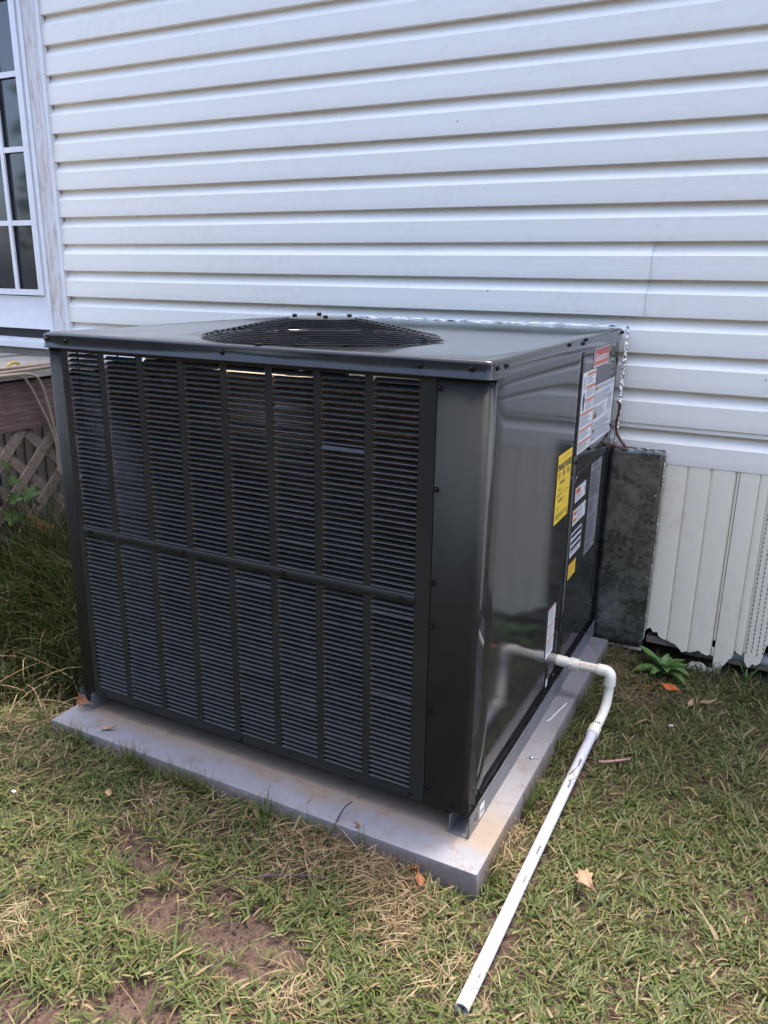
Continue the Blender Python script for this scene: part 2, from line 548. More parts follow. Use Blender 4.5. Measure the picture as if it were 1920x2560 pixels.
def siding_course(zt, zb, x0, x1, proud=0.0, seed=0.0, name='siding_course'):
    h = zt - zb
    prof = [(0.0225, zt + 0.012), (0.0225, zt - 0.06 * h), (0.0215, zt - 0.11 * h), (0.0165, zt - 0.19 * h), (0.0016, zt - 0.375 * h), (0.0008, zt - 0.70 * h), (-0.0008, zb + 0.0035), (-0.0004, zb + 0.0008), (0.0012, zb), (0.0215, zb + 0.0006)]
    k = max(2, int((min(x1, 1.2) - x0) / 0.06))
    xx = list(np.linspace(x0, min(x1, 1.2), k)) + ([x1] if x1 > 1.2 else [])
    mb = MB()
    vs, fs = [], []
    for x in xx:
        w = 0.0016 * noise.noise(Vector((x * 1.3, seed * 3.7, 0.0))) + 0.0007 * noise.noise(Vector((x * 6, seed * 5.1, 2.0)))
        wz = 0.0016 * noise.noise(Vector((x * 0.9, seed * 2.3, 7.0)))
        for q, (dy, z) in enumerate(prof):
            vs.append((x, YW + dy + w - proud, z + (wz if 0 < q else 0)))
    m = len(prof)
    for i in range(len(xx) - 1):
        for q in range(m - 1):
            fs.append((i * m + q, (i + 1) * m + q, (i + 1) * m + q + 1, i * m + q + 1))
    mb.add(vs, fs)
    return mb.build(name, MAT['siding'], house, smooth=True, angle=24)


S = 0.1119
def zline(k):
    return 1.3741 + (8 - k) * S
XSEAM = 0.05
for k in range(-4, 13):
    zt, zb = zline(k), zline(k + 1)
    if k in (8, 9):          # the double panel whose end laps over its neighbour
        siding_course(zt, zb, XJ, XSEAM + 0.006 * (k == 8), 0.0045, k)
        siding_course(zt, zb, XSEAM - 0.03, XR, 0.0, k + 0.5)
    else:
        siding_course(zt, zb, XJ, XR, 0.0, k)
# flat band under the last full course, then the short starter course
MB().box(XJ, XR, YW + 0.004, YW + 0.012, 0.799, 0.8145).build('siding_band', MAT['siding'], house)
siding_course(0.797, 0.690, -0.2, XR, -0.002, 31)
siding_course(0.797, 0.690, -2.2, -1.19, -0.002, 32)
# sheathing behind (keeps the wall closed)
MB().box(-6, XR, YW + 0.028, YW + 0.16, 0.70, 2.70).build('sheathing', MAT['dark'], house)
rf = MB()
rf.prism([(YW - 0.20, 2.735), (YW - 0.20, 2.775), (YW + 3.6, 4.10), (YW + 7.3, 2.775), (YW + 7.3, 2.735), (YW + 3.6, 4.05)], 'x', -6.2, XR + 0.2)
rf.build('roof', MAT['dark'], house)
MB().box(-6.2, XR + 0.2, YW - 0.19, YW + 0.05, 2.715, 2.734).build('soffit', MAT['trim'], house)
MB().box(-6.0, XR, YW + 7.0, YW + 7.16, 0.0, 2.72).build('rear_wall', MAT['siding'], house)
# J-channel beside the door
jc = MB()
jc.box(-2.492, -2.4735, YW - 0.010, YW + 0.018, 0.90, 2.70)
jc.build('j_channel', MAT['trim'], house)

# door with lites
door = empty('door', (-2.95, YW, 0.96))
door.parent = house
door.location = Vector((-2.95, YW, 0.96)) - house.location
ct = MB()
ct.box(-2.575, -2.4925, YW - 0.006, YW + 0.018, 0.93, 2.70)
ct.build('casing', MAT['oldtrim'], door)
cb = MB()
cb.box(-2.597, -2.576, YW - 0.012, YW + 0.02, 0.95, 2.70)
cb.build('casing_stop', MAT['trim'], door)
YD = YW + 0.012
GX1 = -2.645
gp = 0.1585
db = MB()
db.box(-3.62, -2.599, YD + 0.004, YD + 0.03, 0.995, 1.145)                 # bottom rail
db.box(GX1, -2.599, YD + 0.004, YD + 0.03, 1.1455, 2.69)                    # stile
db.build('door_leaf', MAT['door'], door)
fr = MB()
fr.box(GX1 - 0.018, GX1 + 0.016, YD - 0.010, YD + 0.003, 1.150, 2.68)
fr.box(-3.6, GX1 - 0.0185, YD - 0.010, YD + 0.003, 1.150, 1.176)
fr.build('lite_frame', MAT['door'], door)
zrows = [1.176, 1.4675, 1.7745, 2.0725, 2.37, 2.66]
for ci in range(3):
    x1 = GX1 - 0.018 - ci * gp
    x0 = x1 - gp + 0.022
    MB().box(x0 - 0.0215, x0, YD - 0.006, YD + 0.003, 1.1765, 2.67).build('muntin', MAT['door'], door)
    for ri in range(len(zrows) - 1):
        if ci < 2:
            MB().box(x0 + 0.0002, x1 - 0.0002, YD - 0.004, YD + 0.003, zrows[ri + 1] - 0.011, zrows[ri + 1] + 0.011).build('muntin', MAT['door'], door)
        pb = MB().box(x0, x1, YD + 0.012, YD + 0.016, zrows[ri] + (0.011 if ri else 0), zrows[ri + 1] - 0.011)
        pb.build('pane', MAT['glass'], door)
MB().box(-3.62, -2.60, YD + 0.03, YD + 0.04, 0.96, 2.69).build('door_back', MAT['dark'], door)
th = MB()
th.box(-3.6, -2.46, YW - 0.075, YW + 0.03, 0.932, 0.952)
th.box(-3.6, -2.46, YW - 0.080, YW - 0.0755, 0.918, 0.946)
th.build('threshold', MAT['door'], door)
MB().box(-3.6, -2.30, YW - 0.055, YW + 0.01, 0.845, 0.9175).build('sill_board', MAT['deck'], door)

# skirting boards: vertical vinyl with broken lower edge
RAG = [(-9, .02), (.160, .02), (.166, .10), (.177, .111), (.185, .113), (.195, .096), (.204, .106), (.214, .087), (.232, .079), (.249, .076), (.273, .068),
       (.292, .047), (.300, .050), (.314, .052), (.330, .058), (.343, .066), (.352, .060), (.372, .053), (.380, .058), (.3925, .055), (.394, .012), (.397, -.004),
       (.419, -.004), (.421, .027), (.428, .030), (.439, .054), (.447, .060), (.455, .096), (.461, .085), (.470, .081), (.476, .079), (.482, .093), (.487, .060), (.502, .038),
       (.512, .060), (.520, .052), (.533, .065), (.540, .10), (.544, .133), (.56, .120), (.60, .09), (.66, .06), (.72, .10), (.80, .04), (.95, .06), (9, .03)]
rx = [p[0] for p in RAG]
rz = [p[1] for p in RAG]


def skirt_board(x0, x1, ragged, holes=(), mat='skirt', name='skirting_board'):
    mb = MB()
    step = 0.0022 if ragged else (x1 - x0) / 8
    xs_ = list(np.arange(x0 + 0.0005, x1 - 0.0006, step)) + [x1 - 0.0005]
    w = x1 - x0
    def ydep(x):
        t = (x - x0) / w
        d = 0.006
        if t < 0.10: return YW + 0.004 + d * (1 - t / 0.10)
        if t > 0.955: return YW + 0.004 + d * (t - 0.955) / 0.045
        return YW + 0.004 - 0.001 * math.sin(math.pi * (t - 0.1) / 0.85)
    cols = []
    for x in xs_:
        zb = float(np.interp(x, rx, rz)) if ragged else -0.02
        if ragged and x > 0.17:
            zb += 0.004 * noise.noise(Vector((x * 190, 3.1, 0))) + 0.003 * noise.noise(Vector((x * 420, 9.1, 0)))
        iv = [(zb, 0.694)]
        for (hx0, hx1, hz0, hz1) in holes:
            if hx0 < x < hx1:
                e = math.sqrt(max(0, 1 - ((x - (hx0 + hx1) / 2) / ((hx1 - hx0) / 2)) ** 2))
                zc, hh = (hz0 + hz1) / 2, (hz1 - hz0) / 2 * e
                iv = [(zb, zc - hh), (zc + hh, 0.694)]
        cols.append((x, iv))
    for (xa, ia), (xb, ib) in zip(cols[:-1], cols[1:]):
        if len(ia) != len(ib):
            continue
        for (a0, a1), (b0, b1) in zip(ia, ib):
            for t0, t1 in ((0, 0.06), (0.06, 0.3), (0.3, 1)):
                cu = lambda z: 0.004 * max(0, 0.10 - z) / 0.1
                za0, za1, zb0, zb1 = a0 + (a1 - a0) * t0, a0 + (a1 - a0) * t1, b0 + (b1 - b0) * t0, b0 + (b1 - b0) * t1
                mb.add([(xa, ydep(xa), za0), (xb, ydep(xb), zb0), (xb, ydep(xb), zb1), (xa, ydep(xa), za1)], [(0, 1, 2, 3)])
    o = mb.build(name, MAT[mat], house)
    so = o.modifiers.new('thickness', 'SOLIDIFY')
    so.thickness = 0.0018
    so.offset = 0
    return o


SKX = [-3.10 + 0.0713 * i for i in range(27)]
for a, b_ in zip(SKX[:-1], SKX[1:]):
    skirt_board(a, b_, False, mat='aged')
for a, b_ in ((0.0, 0.0935), (0.0935, 0.165), (0.165, 0.236), (0.236, 0.307), (0.307, 0.380)):
    skirt_board(a, b_, True)
skirt_board(0.380, 0.4515, True, [(0.3835, 0.3925, 0.086, 0.115)])
skirt_board(0.4515, 0.4775, True)
# perforated soffit strip reused as skirting
vent = skirt_board(0.4775, 0.552, True, name='vented_board')
vent['label'] = 'vented skirting board with rows of small slots'
sl = MB()
for r_ in range(4):
    for q in range(40):
        x = 0.487 + r_ * 0.0165
        z = 0.668 - q * 0.0152 - (0.0076 if r_ % 2 else 0)
        if z > 0.085:
            sl.box(x, x + 0.0022, YW + 0.0005, YW + 0.0022, z, z + 0.0085)
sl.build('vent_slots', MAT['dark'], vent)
for a in range(12):
    skirt_board(0.552 + a * 0.0713, 0.552 + (a + 1) * 0.0713, True)
# torn scrap of skirting left standing in the grass
sc = MB()
pts = [(.296, -.012), (.395, -.012), (.395, .010), (.388, .014), (.377, .012), (.366, .022), (.352, .026), (.338, .022), (.330, .024), (.318, .010), (.306, .004)]
sc.prism(pts, 'y', YW + 0.000, YW + 0.0015)
sc.build('skirting_scrap', MAT['skirt'], house)
# what shows behind the broken edge
MB().box(0.172, 0.303, YW + 0.012, YW + 0.05, 0.055, 0.078).build('base_rail_board', MAT['lattice'], house)
MB().box(0.30, 1.2, YW + 0.03, YW + 0.06, 0.03, 0.062).build('base_rail_board', MAT['lattice'], house)
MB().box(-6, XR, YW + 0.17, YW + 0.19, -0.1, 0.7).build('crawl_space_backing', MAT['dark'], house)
MB().tube([(0.40, YW + 0.045, 0.064), (1.5, YW + 0.05, 0.060)], 0.022, 14).build('crawl_space_pipe', MAT['pvcgrey'], house, smooth=True)

# ================================================================== DECK LANDING beside the door
XD = -2.20
deck = empty('deck', (XD, 0.4, 0))
tag(deck, 'weathered wooden deck landing with reddish rim beam, left of the unit', 'deck')
rb = MB()
nseg = 24
vs, fs = [], []
for i in range(nseg + 1):
    y = -0.3 + 1.53 * i / nseg
    wv = 0.004 * noise.noise(Vector((y * 4, 1, 1)))
    for dx, z in ((0.0, 0.652), (0.0, 0.842), (-0.038, 0.846), (-0.038, 0.652)):
        vs.append((XD + dx + wv, y, z + 0.006 * noise.noise(Vector((y * 3, dx * 9, z)))))
for i in range(nseg):
    for q in range(4):
        fs.append((i * 4 + q, i * 4 + (q + 1) % 4, (i + 1) * 4 + (q + 1) % 4, (i + 1) * 4 + q))
rb.add(vs, fs)
rb.build('rim_beam', MAT['beam'], deck)
xx = XD + 0.022
for i in range(14):
    zt_ = 0.882 + 0.006 * random.uniform(-1, 1)
    MB().box(xx - 0.132, xx, -0.32 + random.uniform(-.02, .02), YW - 0.06, zt_ - 0.026, zt_).build('deck_board', MAT['deck'], deck)
    xx -= 0.140
MB().box(XD - 0.02, XD + 0.005, 0.2, 1.10, 0.8835, 0.893).build('loose_batten', MAT['deck'], deck)

MB().box(-4.2, XD - 0.04, -0.30, -0.28, 0.0, 0.85).build('light_block_board', MAT['deck'], deck)  # out-of-view board, added to keep daylight out from under the deck
lat = empty('lattice_screen', (XD, 0.4, 0))
tag(lat, 'crossed grey lattice slats closing the space under the deck', 'lattice')


def slat(y0, z0, y1, z1, x, mat='lattice', w=0.040):
    a, b_ = Vector((x, y0, z0)), Vector((x, y1, z1))
    d = (b_ - a).normalized()
    side = Vector((0, -d.z, d.y)) * w / 2
    mb = MB()
    vs = []
    segs = 5
    for i in range(segs + 1):
        p = a.lerp(b_, i / segs)
        j = 0.0015 * random.uniform(-1, 1)
        for s_, t_ in ((-1, 0.0045), (1, 0.0045), (1, -0.0045), (-1, -0.0045)):
            vs.append(p + side * s_ * (1 + 0.06 * random.uniform(-1, 1)) + Vector((t_ + j, 0, 0)))
    fs = [(0, 1, 2, 3), tuple(segs * 4 + q for q in (3, 2, 1, 0))]
    for i in range(segs):
        for q in range(4):
            fs.append((i * 4 + q, (i + 1) * 4 + q, (i + 1) * 4 + (q + 1) % 4, i * 4 + (q + 1) % 4))
    mb.add(vs, fs)
    return mb.build('slat', MAT[mat], lat)


ZT, ZB = 0.655, 0.02
for i in range(-6, 10):
    c = -0.10 + 0.182 * i
    # rising towards the house
    y0, z0, y1, z1 = c, ZB, c + (ZT - ZB), ZT
    if y1 > 1.22:
        z1 -= (y1 - 1.22); y1 = 1.22
    if y0 < -0.3:
        z0 += -0.3 - y0; y0 = -0.3
    if z1 - z0 > 0.05:
        slat(y0, z0, y1, z1, XD - 0.010)
    # falling towards the house
    y0, z0, y1, z1 = c + 0.09, ZT, c + 0.09 + (ZT - ZB), ZB
    if y1 > 1.22:
        z1 += (y1 - 1.22); y1 = 1.22
    if y0 < -0.3:
        z0 -= -0.3 - y0; y0 = -0.3
    if z0 - z1 > 0.05:
        slat(y0, z0, y1, z1, XD - 0.021)

# broken raw slat leaning on the lattice
br = MB()
br.bar((XD + 0.03, 0.66, 0.30), (XD + 0.05, 0.84, 0.16), 0.045, 0.012, (1, 0, 0))
br.bar((XD + 0.045, 0.835, 0.175), (XD + 0.06, 0.72, 0.06), 0.04, 0.011, (1, 0, 0))
o = br.build('broken_slat', MAT['rawwood'])
tag(o, 'broken orange brown slat folded against the lattice', 'wood scrap')

# cables on the deck edge and the pair hanging over the beam
def cable(name, pts, r, mat, label, n=8):
    o = MB().tube(spline(pts, 8), r, n).build(name, MAT[mat], smooth=True)
    return tag(o, label, 'cable')
cable('flat_cable', [(XD - 0.02, 0.30, 0.905), (XD, 0.55, 0.900), (XD + 0.01, 0.72, 0.901), (XD - 0.01, 0.95, 0.897)], 0.0065, 'oldcable', 'upper beige cable lying along the deck edge')
cable('flat_cable', [(XD + 0.012, 0.35, 0.884), (XD + 0.018, 0.6, 0.886), (XD + 0.012, 0.8, 0.889), (XD + 0.0, 1.0, 0.892)], 0.006, 'oldcable', 'lower beige cable lying along the deck edge, under another cable')
cable('hanging_cable', [(XD + 0.02, 0.45, 0.876), (XD + 0.035, 0.68, 0.872), (XD + 0.03, 0.735, 0.835), (XD + 0.025, 0.775, 0.76), (XD + 0.025, 0.815, 0.665), (XD + 0.03, 0.835, 0.58), (XD + 0.03, 0.835, 0.46)], 0.0055, 'oldcable', 'beige cable drooping over the red beam, nearer the left edge')
cable('hanging_cable', [(XD + 0.03, 0.60, 0.878), (XD + 0.04, 0.74, 0.872), (XD + 0.035, 0.79, 0.83), (XD + 0.03, 0.815, 0.75), (XD + 0.03, 0.832, 0.66), (XD + 0.036, 0.845, 0.56), (XD + 0.034, 0.842, 0.45)], 0.0055, 'oldcable', 'beige cable drooping over the red beam, nearer the unit')
# yellow tape ring on the deck
tr_ = MB()
ring = []
for i in range(32):
    a = 2 * math.pi * i / 32
    ring.append((XD - 0.05, 0.74 + 0.026 * math.cos(a), 0.897 + 0.014 * math.sin(a)))
tr_.tube(ring, 0.006, 8, closed=True)
tag(tr_.build('tape_ring', MAT['oldyellow'], smooth=True), 'small yellow ring lying on the deck boards', 'ring')

# ================================================================== PAD
ZP = 0.065
pad_me = MB()
px0, px1, py0, py1 = -1.208, 0.058, -0.092, 1.184
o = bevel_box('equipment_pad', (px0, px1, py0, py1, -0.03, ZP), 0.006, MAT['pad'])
bm = bmesh.new(); bm.from_mesh(o.data)
for vv in bm.verts:      # slight draft on the sides
    if vv.co.z < 0.03:
        vv.co.x += 0.004 if vv.co.x > -0.5 else -0.004
        vv.co.y += 0.004 if vv.co.y > 0.5 else -0.004
bm.to_mesh(o.data); bm.free()
tag(o, 'flat grey equipment pad under the air conditioner', 'pad')
PAD = o

# ================================================================== PACKAGED UNIT
ZU = 1.116                  # top of the cap
W, D = 1.19, 1.2113
unit = empty('packaged_air_conditioner', (-W / 2, D / 2, ZP))
tag(unit, 'dark grey packaged air conditioner with louvred front on grey pad', 'air conditioner')
ZC = 0.119                  # cabinet bottom
ZCAP = ZU - 0.037

FX, FY, FR = -0.562, 0.318, 0.293
# ---- top cap with the fan hole
def rrect(x0, x1, y0, y1, r, n=6):
    out = []
    for cx, cy, a0 in ((x1 - r, y1 - r, 0), (x0 + r, y1 - r, 90), (x0 + r, y0 + r, 180), (x1 - r, y0 + r, 270)):
        for i in range(n + 1):
            a = R(a0 + 90 * i / n)
            out.append((cx + r * math.cos(a), cy + r * math.sin(a)))
    return out


def outline(inset, rad):
    base = rrect(-W + inset, -inset, inset, D - inset, rad, 6)
    pts = []
    for i, p in enumerate(base):
        q = base[(i + 1) % len(base)]
        L = math.hypot(q[0] - p[0], q[1] - p[1])
        k = max(1, int(L / 0.05))
        for j in range(k):
            t = j / k
            pts.append((p[0] + (q[0] - p[0]) * t, p[1] + (q[1] - p[1]) * t))
    return pts
cap = MB()
rings = []
o0 = outline(0.0, 0.016)
def wob(x, y):
    return 0.0014 * noise.noise(Vector((x * 3.1, y * 3.1, 4.0)))
ang = [math.atan2(p[1] - FY, p[0] - FX) for p in o0]
K = len(o0)
def ringpts(fn):
    return [fn(p, a) for p, a in zip(o0, ang)]
def inset_pt(p, d):
    cx, cy = -W / 2, D / 2
    return (p[0] + (d if p[0] < cx else -d) * (1 if abs(p[0] - cx) > W / 2 - 0.03 else abs(p[0] - cx) / (W / 2)),
            p[1] + (d if p[1] < cy else -d) * (1 if abs(p[1] - cy) > D / 2 - 0.03 else abs(p[1] - cy) / (D / 2)))
rings.append([(FX + (FR - 0.012) * math.cos(a), FY + (FR - 0.012) * math.sin(a), ZU - 0.05) for a in ang])
rings.append([(FX + (FR - 0.004) * math.cos(a), FY + (FR - 0.004) * math.sin(a), ZU - 0.012) for a in ang])
rings.append([(FX + (FR + 0.002) * math.cos(a), FY + (FR + 0.002) * math.sin(a), ZU - 0.002) for a in ang])
rings.append([(FX + (FR + 0.010) * math.cos(a), FY + (FR + 0.010) * math.sin(a), ZU) for a in ang])
for t in (0.12, 0.3, 0.5, 0.7, 0.88):
    rr = []
    for p, a in zip(o0, ang):
        ix, iy = FX + (FR + 0.010) * math.cos(a), FY + (FR + 0.010) * math.sin(a)
        q = inset_pt(p, 0.008)
        x, y = ix + (q[0] - ix) * t, iy + (q[1] - iy) * t
        rr.append((x, y, ZU + wob(x, y) * math.sin(math.pi * t)))
    rings.append(rr)
for d, z in ((0.008, ZU), (0.0045, ZU - 0.0006), (0.0018, ZU - 0.0026), (0.0003, ZU - 0.0060), (0.0, ZU - 0.0085), (0.0, ZCAP + 0.004), (-0.0012, ZCAP + 0.0028), (-0.0016, ZCAP + 0.0012), (-0.0010, ZCAP), (0.006, ZCAP)):
    rings.append([inset_pt(p, d) + (z,) for p in o0])
vs = [p for r_ in rings for p in r_]
fs = []
for i in range(len(rings) - 1):
    for k in range(K):
        fs.append((i * K + k, i * K + (k + 1) % K, (i + 1) * K + (k + 1) % K, (i + 1) * K + k))
cap.add(vs, fs)
topcap = cap.build('top_cover', MAT['enamel'], unit, smooth=True, angle=60)

# ---- fan guard: stepped rings, spokes, hub plate
guard = empty('fan_guard', (FX, FY, ZU))
guard.parent = unit
guard.location = Vector((FX, FY, ZU)) - unit.location
HH = 0.046
def gz(r):
    t = (FR - r) / (FR - 0.085)
    return ZU + 0.002 + (HH - 0.004) * (1 - (1 - t) ** 1.08) if t < 1 else ZU + HH - 0.002
for i in range(20):
    r_ = FR - 0.002 - i * 0.0134
    if r_ < 0.088: break
    mb = MB()
    mb.tube([(FX + r_ * math.cos(2 * math.pi * k / 72), FY + r_ * math.sin(2 * math.pi * k / 72), gz(r_)) for k in range(72)], 0.0017, 6, closed=True)
    mb.build('guard_ring', MAT['blackwire'], guard, smooth=True)
for k in range(8):
    a = R(45 * k + 22)
    mb = MB()
    mb.tube([(FX + r_ * math.cos(a), FY + r_ * math.sin(a), gz(r_) - 0.0025) for r_ in np.linspace(FR + 0.012, 0.06, 10)], 0.0016, 6)
    mb.build('guard_spoke', MAT['black'], guard, smooth=True)
for k in range(4):
    a = R(90 * k + 5)
    mb = MB()
    ca, sa = math.cos(a), math.sin(a)
    mb.bar((FX + (FR - 0.01) * ca, FY + (FR - 0.01) * sa, ZU + 0.003), (FX + (FR + 0.022) * ca, FY + (FR + 0.022) * sa, ZU + 0.003), 0.014, 0.002)
    mb.build('guard_tab', MAT['blackwire'], guard)
hp = MB()
n_ = 40
prof = [(0.0, HH + 0.003), (0.05, HH + 0.003), (0.074, HH + 0.002), (0.082, HH - 0.001), (0.083, HH - 0.004), (0.0, HH - 0.004)]
vs, fs = [], []
for (r_, h) in prof:
    for k in range(n_):
        a = 2 * math.pi * k / n_
        vs.append((FX + r_ * math.cos(a), FY + r_ * math.sin(a), ZU + h))
for i in range(len(prof) - 1):
    for k in range(n_):
        fs.append((i * n_ + k, i * n_ + (k + 1) % n_, (i + 1) * n_ + (k + 1) % n_, (i + 1) * n_ + k))
hp.add(vs, fs)
hp.build('hub_plate', MAT['enamel'], guard, smooth=True)
for k in range(4):
    a = R(90 * k + 38)
    x, y = FX + 0.068 * math.cos(a), FY + 0.068 * math.sin(a)
    MB().tube([(x, y, ZU + HH - 0.002), (x, y, ZU + HH + 0.008)], 0.006, 6).build('hub_bolt', MAT['black'], guard)

# ---- inside: coil, fan, motor, base pan
MB().box(-W + 0.01, -0.01, 0.012, D - 0.012, ZC - 0.004, ZC + 0.012).build('base_pan', MAT['dark'], unit)
coil = MB()
coil.box(-1.02, -0.125, 0.050, 0.085, 0.14, 1.05)
coil.box(-1.135, -1.10, 0.30, 1.0, 0.14, 1.05)
coil.build('condenser_coil', MAT['coil'], unit)
fin = MB()
for i in range(150):
    x = -1.018 + i * 0.006
    fin.box(x, x + 0.0012, 0.046, 0.0505, 0.14, 1.05)
fin.build('coil_fins', MAT['coil'], unit)
MB().tube([(FX, FY, ZU - 0.02), (FX, FY, ZU - 0.20)], 0.07, 20).build('fan_motor', MAT['black'], unit, smooth=True)
for k in range(3):
    a0 = R(120 * k)
    vs, fs = [], []
    for i in range(9):
        a = a0 + R(8 * i)
        for r_ in (0.06, 0.16, 0.27):
            vs.append((FX + r_ * math.cos(a), FY + r_ * math.sin(a), ZU - 0.12 + 0.010 * i))
    for i in range(8):
        for q in range(2):
            fs.append((i * 3 + q, i * 3 + q + 1, (i + 1) * 3 + q + 1, (i + 1) * 3 + q))
    MB().add(vs, fs).build('fan_blade', MAT['black'], unit, smooth=True)
MB().box(-0.124, -0.120, 0.02, D - 0.02, ZC + 0.013, ZCAP - 0.003).build('partition', MAT['dark'], unit)
MB().box(-W + 0.008, -0.008, D - 0.012, D - 0.008, ZC, ZCAP).build('back_panel', MAT['satin'], unit)
# left side: corner posts and coil guard wires
lg = MB()
lg.box(-W + 0.006, -W + 0.009, 0.06, D - 0.02, ZC, 0.20)
lg.box(-W + 0.006, -W + 0.009, 1.0, D - 0.02, 0.201, ZCAP)
for i in range(14):
    y = 0.10 + i * 0.07
    lg.box(-W + 0.006, -W + 0.010, y, y + 0.003, 0.2005, ZCAP)
for i in range(9):
    z = 0.25 + i * 0.1
    lg.box(-W + 0.0105, -W + 0.0135, 0.06, 1.0, z, z + 0.003)
lg.build('side_guard', MAT['satin'], unit)

# ---- corner posts (bent sheet with a round corner)
def post(name, pts, mat):
    mb = MB()
    n2 = len(pts)
    vs = [(p[0], p[1], ZC) for p in pts] + [(p[0], p[1], ZCAP + 0.002) for p in pts]
    mb.add(vs, [(i, i + 1, n2 + i + 1, n2 + i) for i in range(n2 - 1)])
    o = mb.build(name, MAT[mat], unit, smooth=True, raw=True)
    sm = o.modifiers.new('sheet', 'SOLIDIFY')
    sm.thickness = 0.0016
    sm.offset = -1
    return o
YF = 0.008
r0 = 0.013
pts = [(-0.1125, 0.020), (-0.1125, YF + 0.0008), (-0.1115, YF)]
for i in range(9):
    a = R(-90 + 90 * i / 8)
    pts.append((-0.008 - r0 + r0 * math.cos(a), YF + r0 + r0 * math.sin(a)))
pts += [(-0.008, 0.0600), (-0.0088, 0.0608), (-0.018, 0.0608)]
cpost = post('corner_post', pts, 'satin')
cpost.data.materials.append(MAT['enamel'])
for pg in cpost.data.polygons:
    if pg.center.y > YF + r0 - 0.001 and pg.center.x > -0.012: pg.material_index = 1
pts = [(-W + 0.006, 0.058)]
for i in range(9):
    a = R(180 + 90 * i / 8)
    pts.append((-W + 0.006 + r0 + r0 * math.cos(a), YF + r0 + r0 * math.sin(a)))
pts += [(-1.136, YF), (-1.135, YF + 0.0008), (-1.135, 0.02)]
post('corner_post', pts, 'satin')
pts = [(-0.008, 1.1925), (-0.008, D - 0.010), (-0.018, D - 0.0095)]
post('corner_post', pts, 'enamel')

# ---- louvred front panel
lp = empty('louvre_panel', (-0.62, YF, 0.6))
lp.parent = unit
lp.location = Vector((-0.62, YF, 0.6)) - unit.location
XL0, XL1 = -1.1335, -0.1140
CX0, CP, CW = -1.1135, 0.12275, 0.1045
UZ0, UZ1, LZ0, LZ1 = 0.6190, 1.0715, 0.1425, 0.5945
pl = MB()
TH = 0.0016
pl.box(XL0, XL1, YF, YF + TH, ZC - 0.002, LZ0)
pl.box(XL0, XL1, YF, YF + TH, LZ1, UZ0)
pl.box(XL0, XL1, YF, YF + TH, UZ1, ZCAP + 0.002)
edges = [XL0] + [e for c in range(8) for e in (CX0 + c * CP, CX0 + c * CP + CW)] + [XL1]
for z0, z1 in ((LZ0, LZ1), (UZ0, UZ1)):
    for k in range(0, len(edges), 2):
        pl.box(edges[k], edges[k + 1], YF, YF + TH, z0, z1)
# bent flanges at both ends
pl.box(XL1 - TH, XL1, YF + TH, YF + 0.014, ZC - 0.002, ZCAP)
pl.build('panel_sheet', MAT['satin'], lp)
# pressed middle rib
rib = MB()
rp = [(YF, 0.5975), (YF - 0.0010, 0.5985), (YF - 0.0030, 0.6015), (YF - 0.0040, 0.6050), (YF - 0.0042, 0.6085), (YF - 0.0036, 0.6120), (YF - 0.0020, 0.6150), (YF, 0.6165)]
rib.prism(rp, 'x', CX0 - 0.002, CX0 + 7 * CP + CW + 0.002)
rib.build('middle_rib', MAT['satin'], lp, smooth=True, angle=60)
# louvre blades pressed inwards, hinged on their lower lip
def blade_mesh(bent=False):
    w = CW / 2
    if bent:
        prof = [(0.0, 0.0, w), (-0.0006, 0.0008, w), (-0.0002, 0.0018, w), (0.0032, 0.0070, w - 0.003), (0.0054, 0.0110, w - 0.006)]
    else:
        prof = [(0.0002, -0.0002, w), (-0.0009, 0.0003, w), (-0.0012, 0.0011, w), (-0.0005, 0.0019, w - 0.0004), (0.0022, 0.0038, w - 0.0014), (0.0060, 0.0063, w - 0.0028), (0.0085, 0.0079, w - 0.0040), (0.0095, 0.0086, w - 0.0075)]
    vs, fs = [], []
    for y, z, hw in prof:
        vs += [(-hw, y, z), (hw, y, z)]
    for i in range(len(prof) - 1):
        fs.append((2 * i, 2 * i + 1, 2 * i + 3, 2 * i + 2))
    return vs, fs
bv, bf = blade_mesh()
bme = MB().add(bv, bf).build('louvre', MAT['slat']).data
bpy.data.objects.remove(bpy.data.objects['louvre'])
for p in bme.polygons:
    p.use_smooth = True
rest = MB()
for c in range(8):
    xc = CX0 + c * CP + CW / 2
    for sec, (z0, z1) in enumerate(((UZ0, UZ1), (LZ0, LZ1))):
        pit = (z1 - z0) / 36
        for k in range(36):
            z = z0 + k * pit
            if c == 6 and sec == 0 and k == 23:
                v2, f2 = blade_mesh(True)
                ob = MB().add(v2, f2).build('louvre', MAT['enamel'], lp, smooth=True, loc=(xc, YF, z))
                ob.rotation_euler = (0, 0, R(1.0))
                ob['label'] = 'bent louvre pushed flat, catching the sky'
            elif c >= 4:
                o = bpy.data.objects.new('louvre', bme)
                COL.objects.link(o)
                o.parent = lp
                o.location = Vector((xc, YF, z)) - Vector((-0.62, YF, 0.6))
                o.rotation_euler = (R(random.uniform(-4, 4) + (random.choice((-9, 9)) if random.random() < 0.03 else 0)), 0, 0)
            else:
                th_ = R(random.uniform(-2.5, 2.5))
                rest.add([(x + xc, YF + y * math.cos(th_) - zz * math.sin(th_), z + y * math.sin(th_) + zz * math.cos(th_)) for x, y, zz in bv], bf)
o = rest.build('louvres', MAT['slat'], lp, smooth=True, raw=True)
o['kind'] = 'stuff'

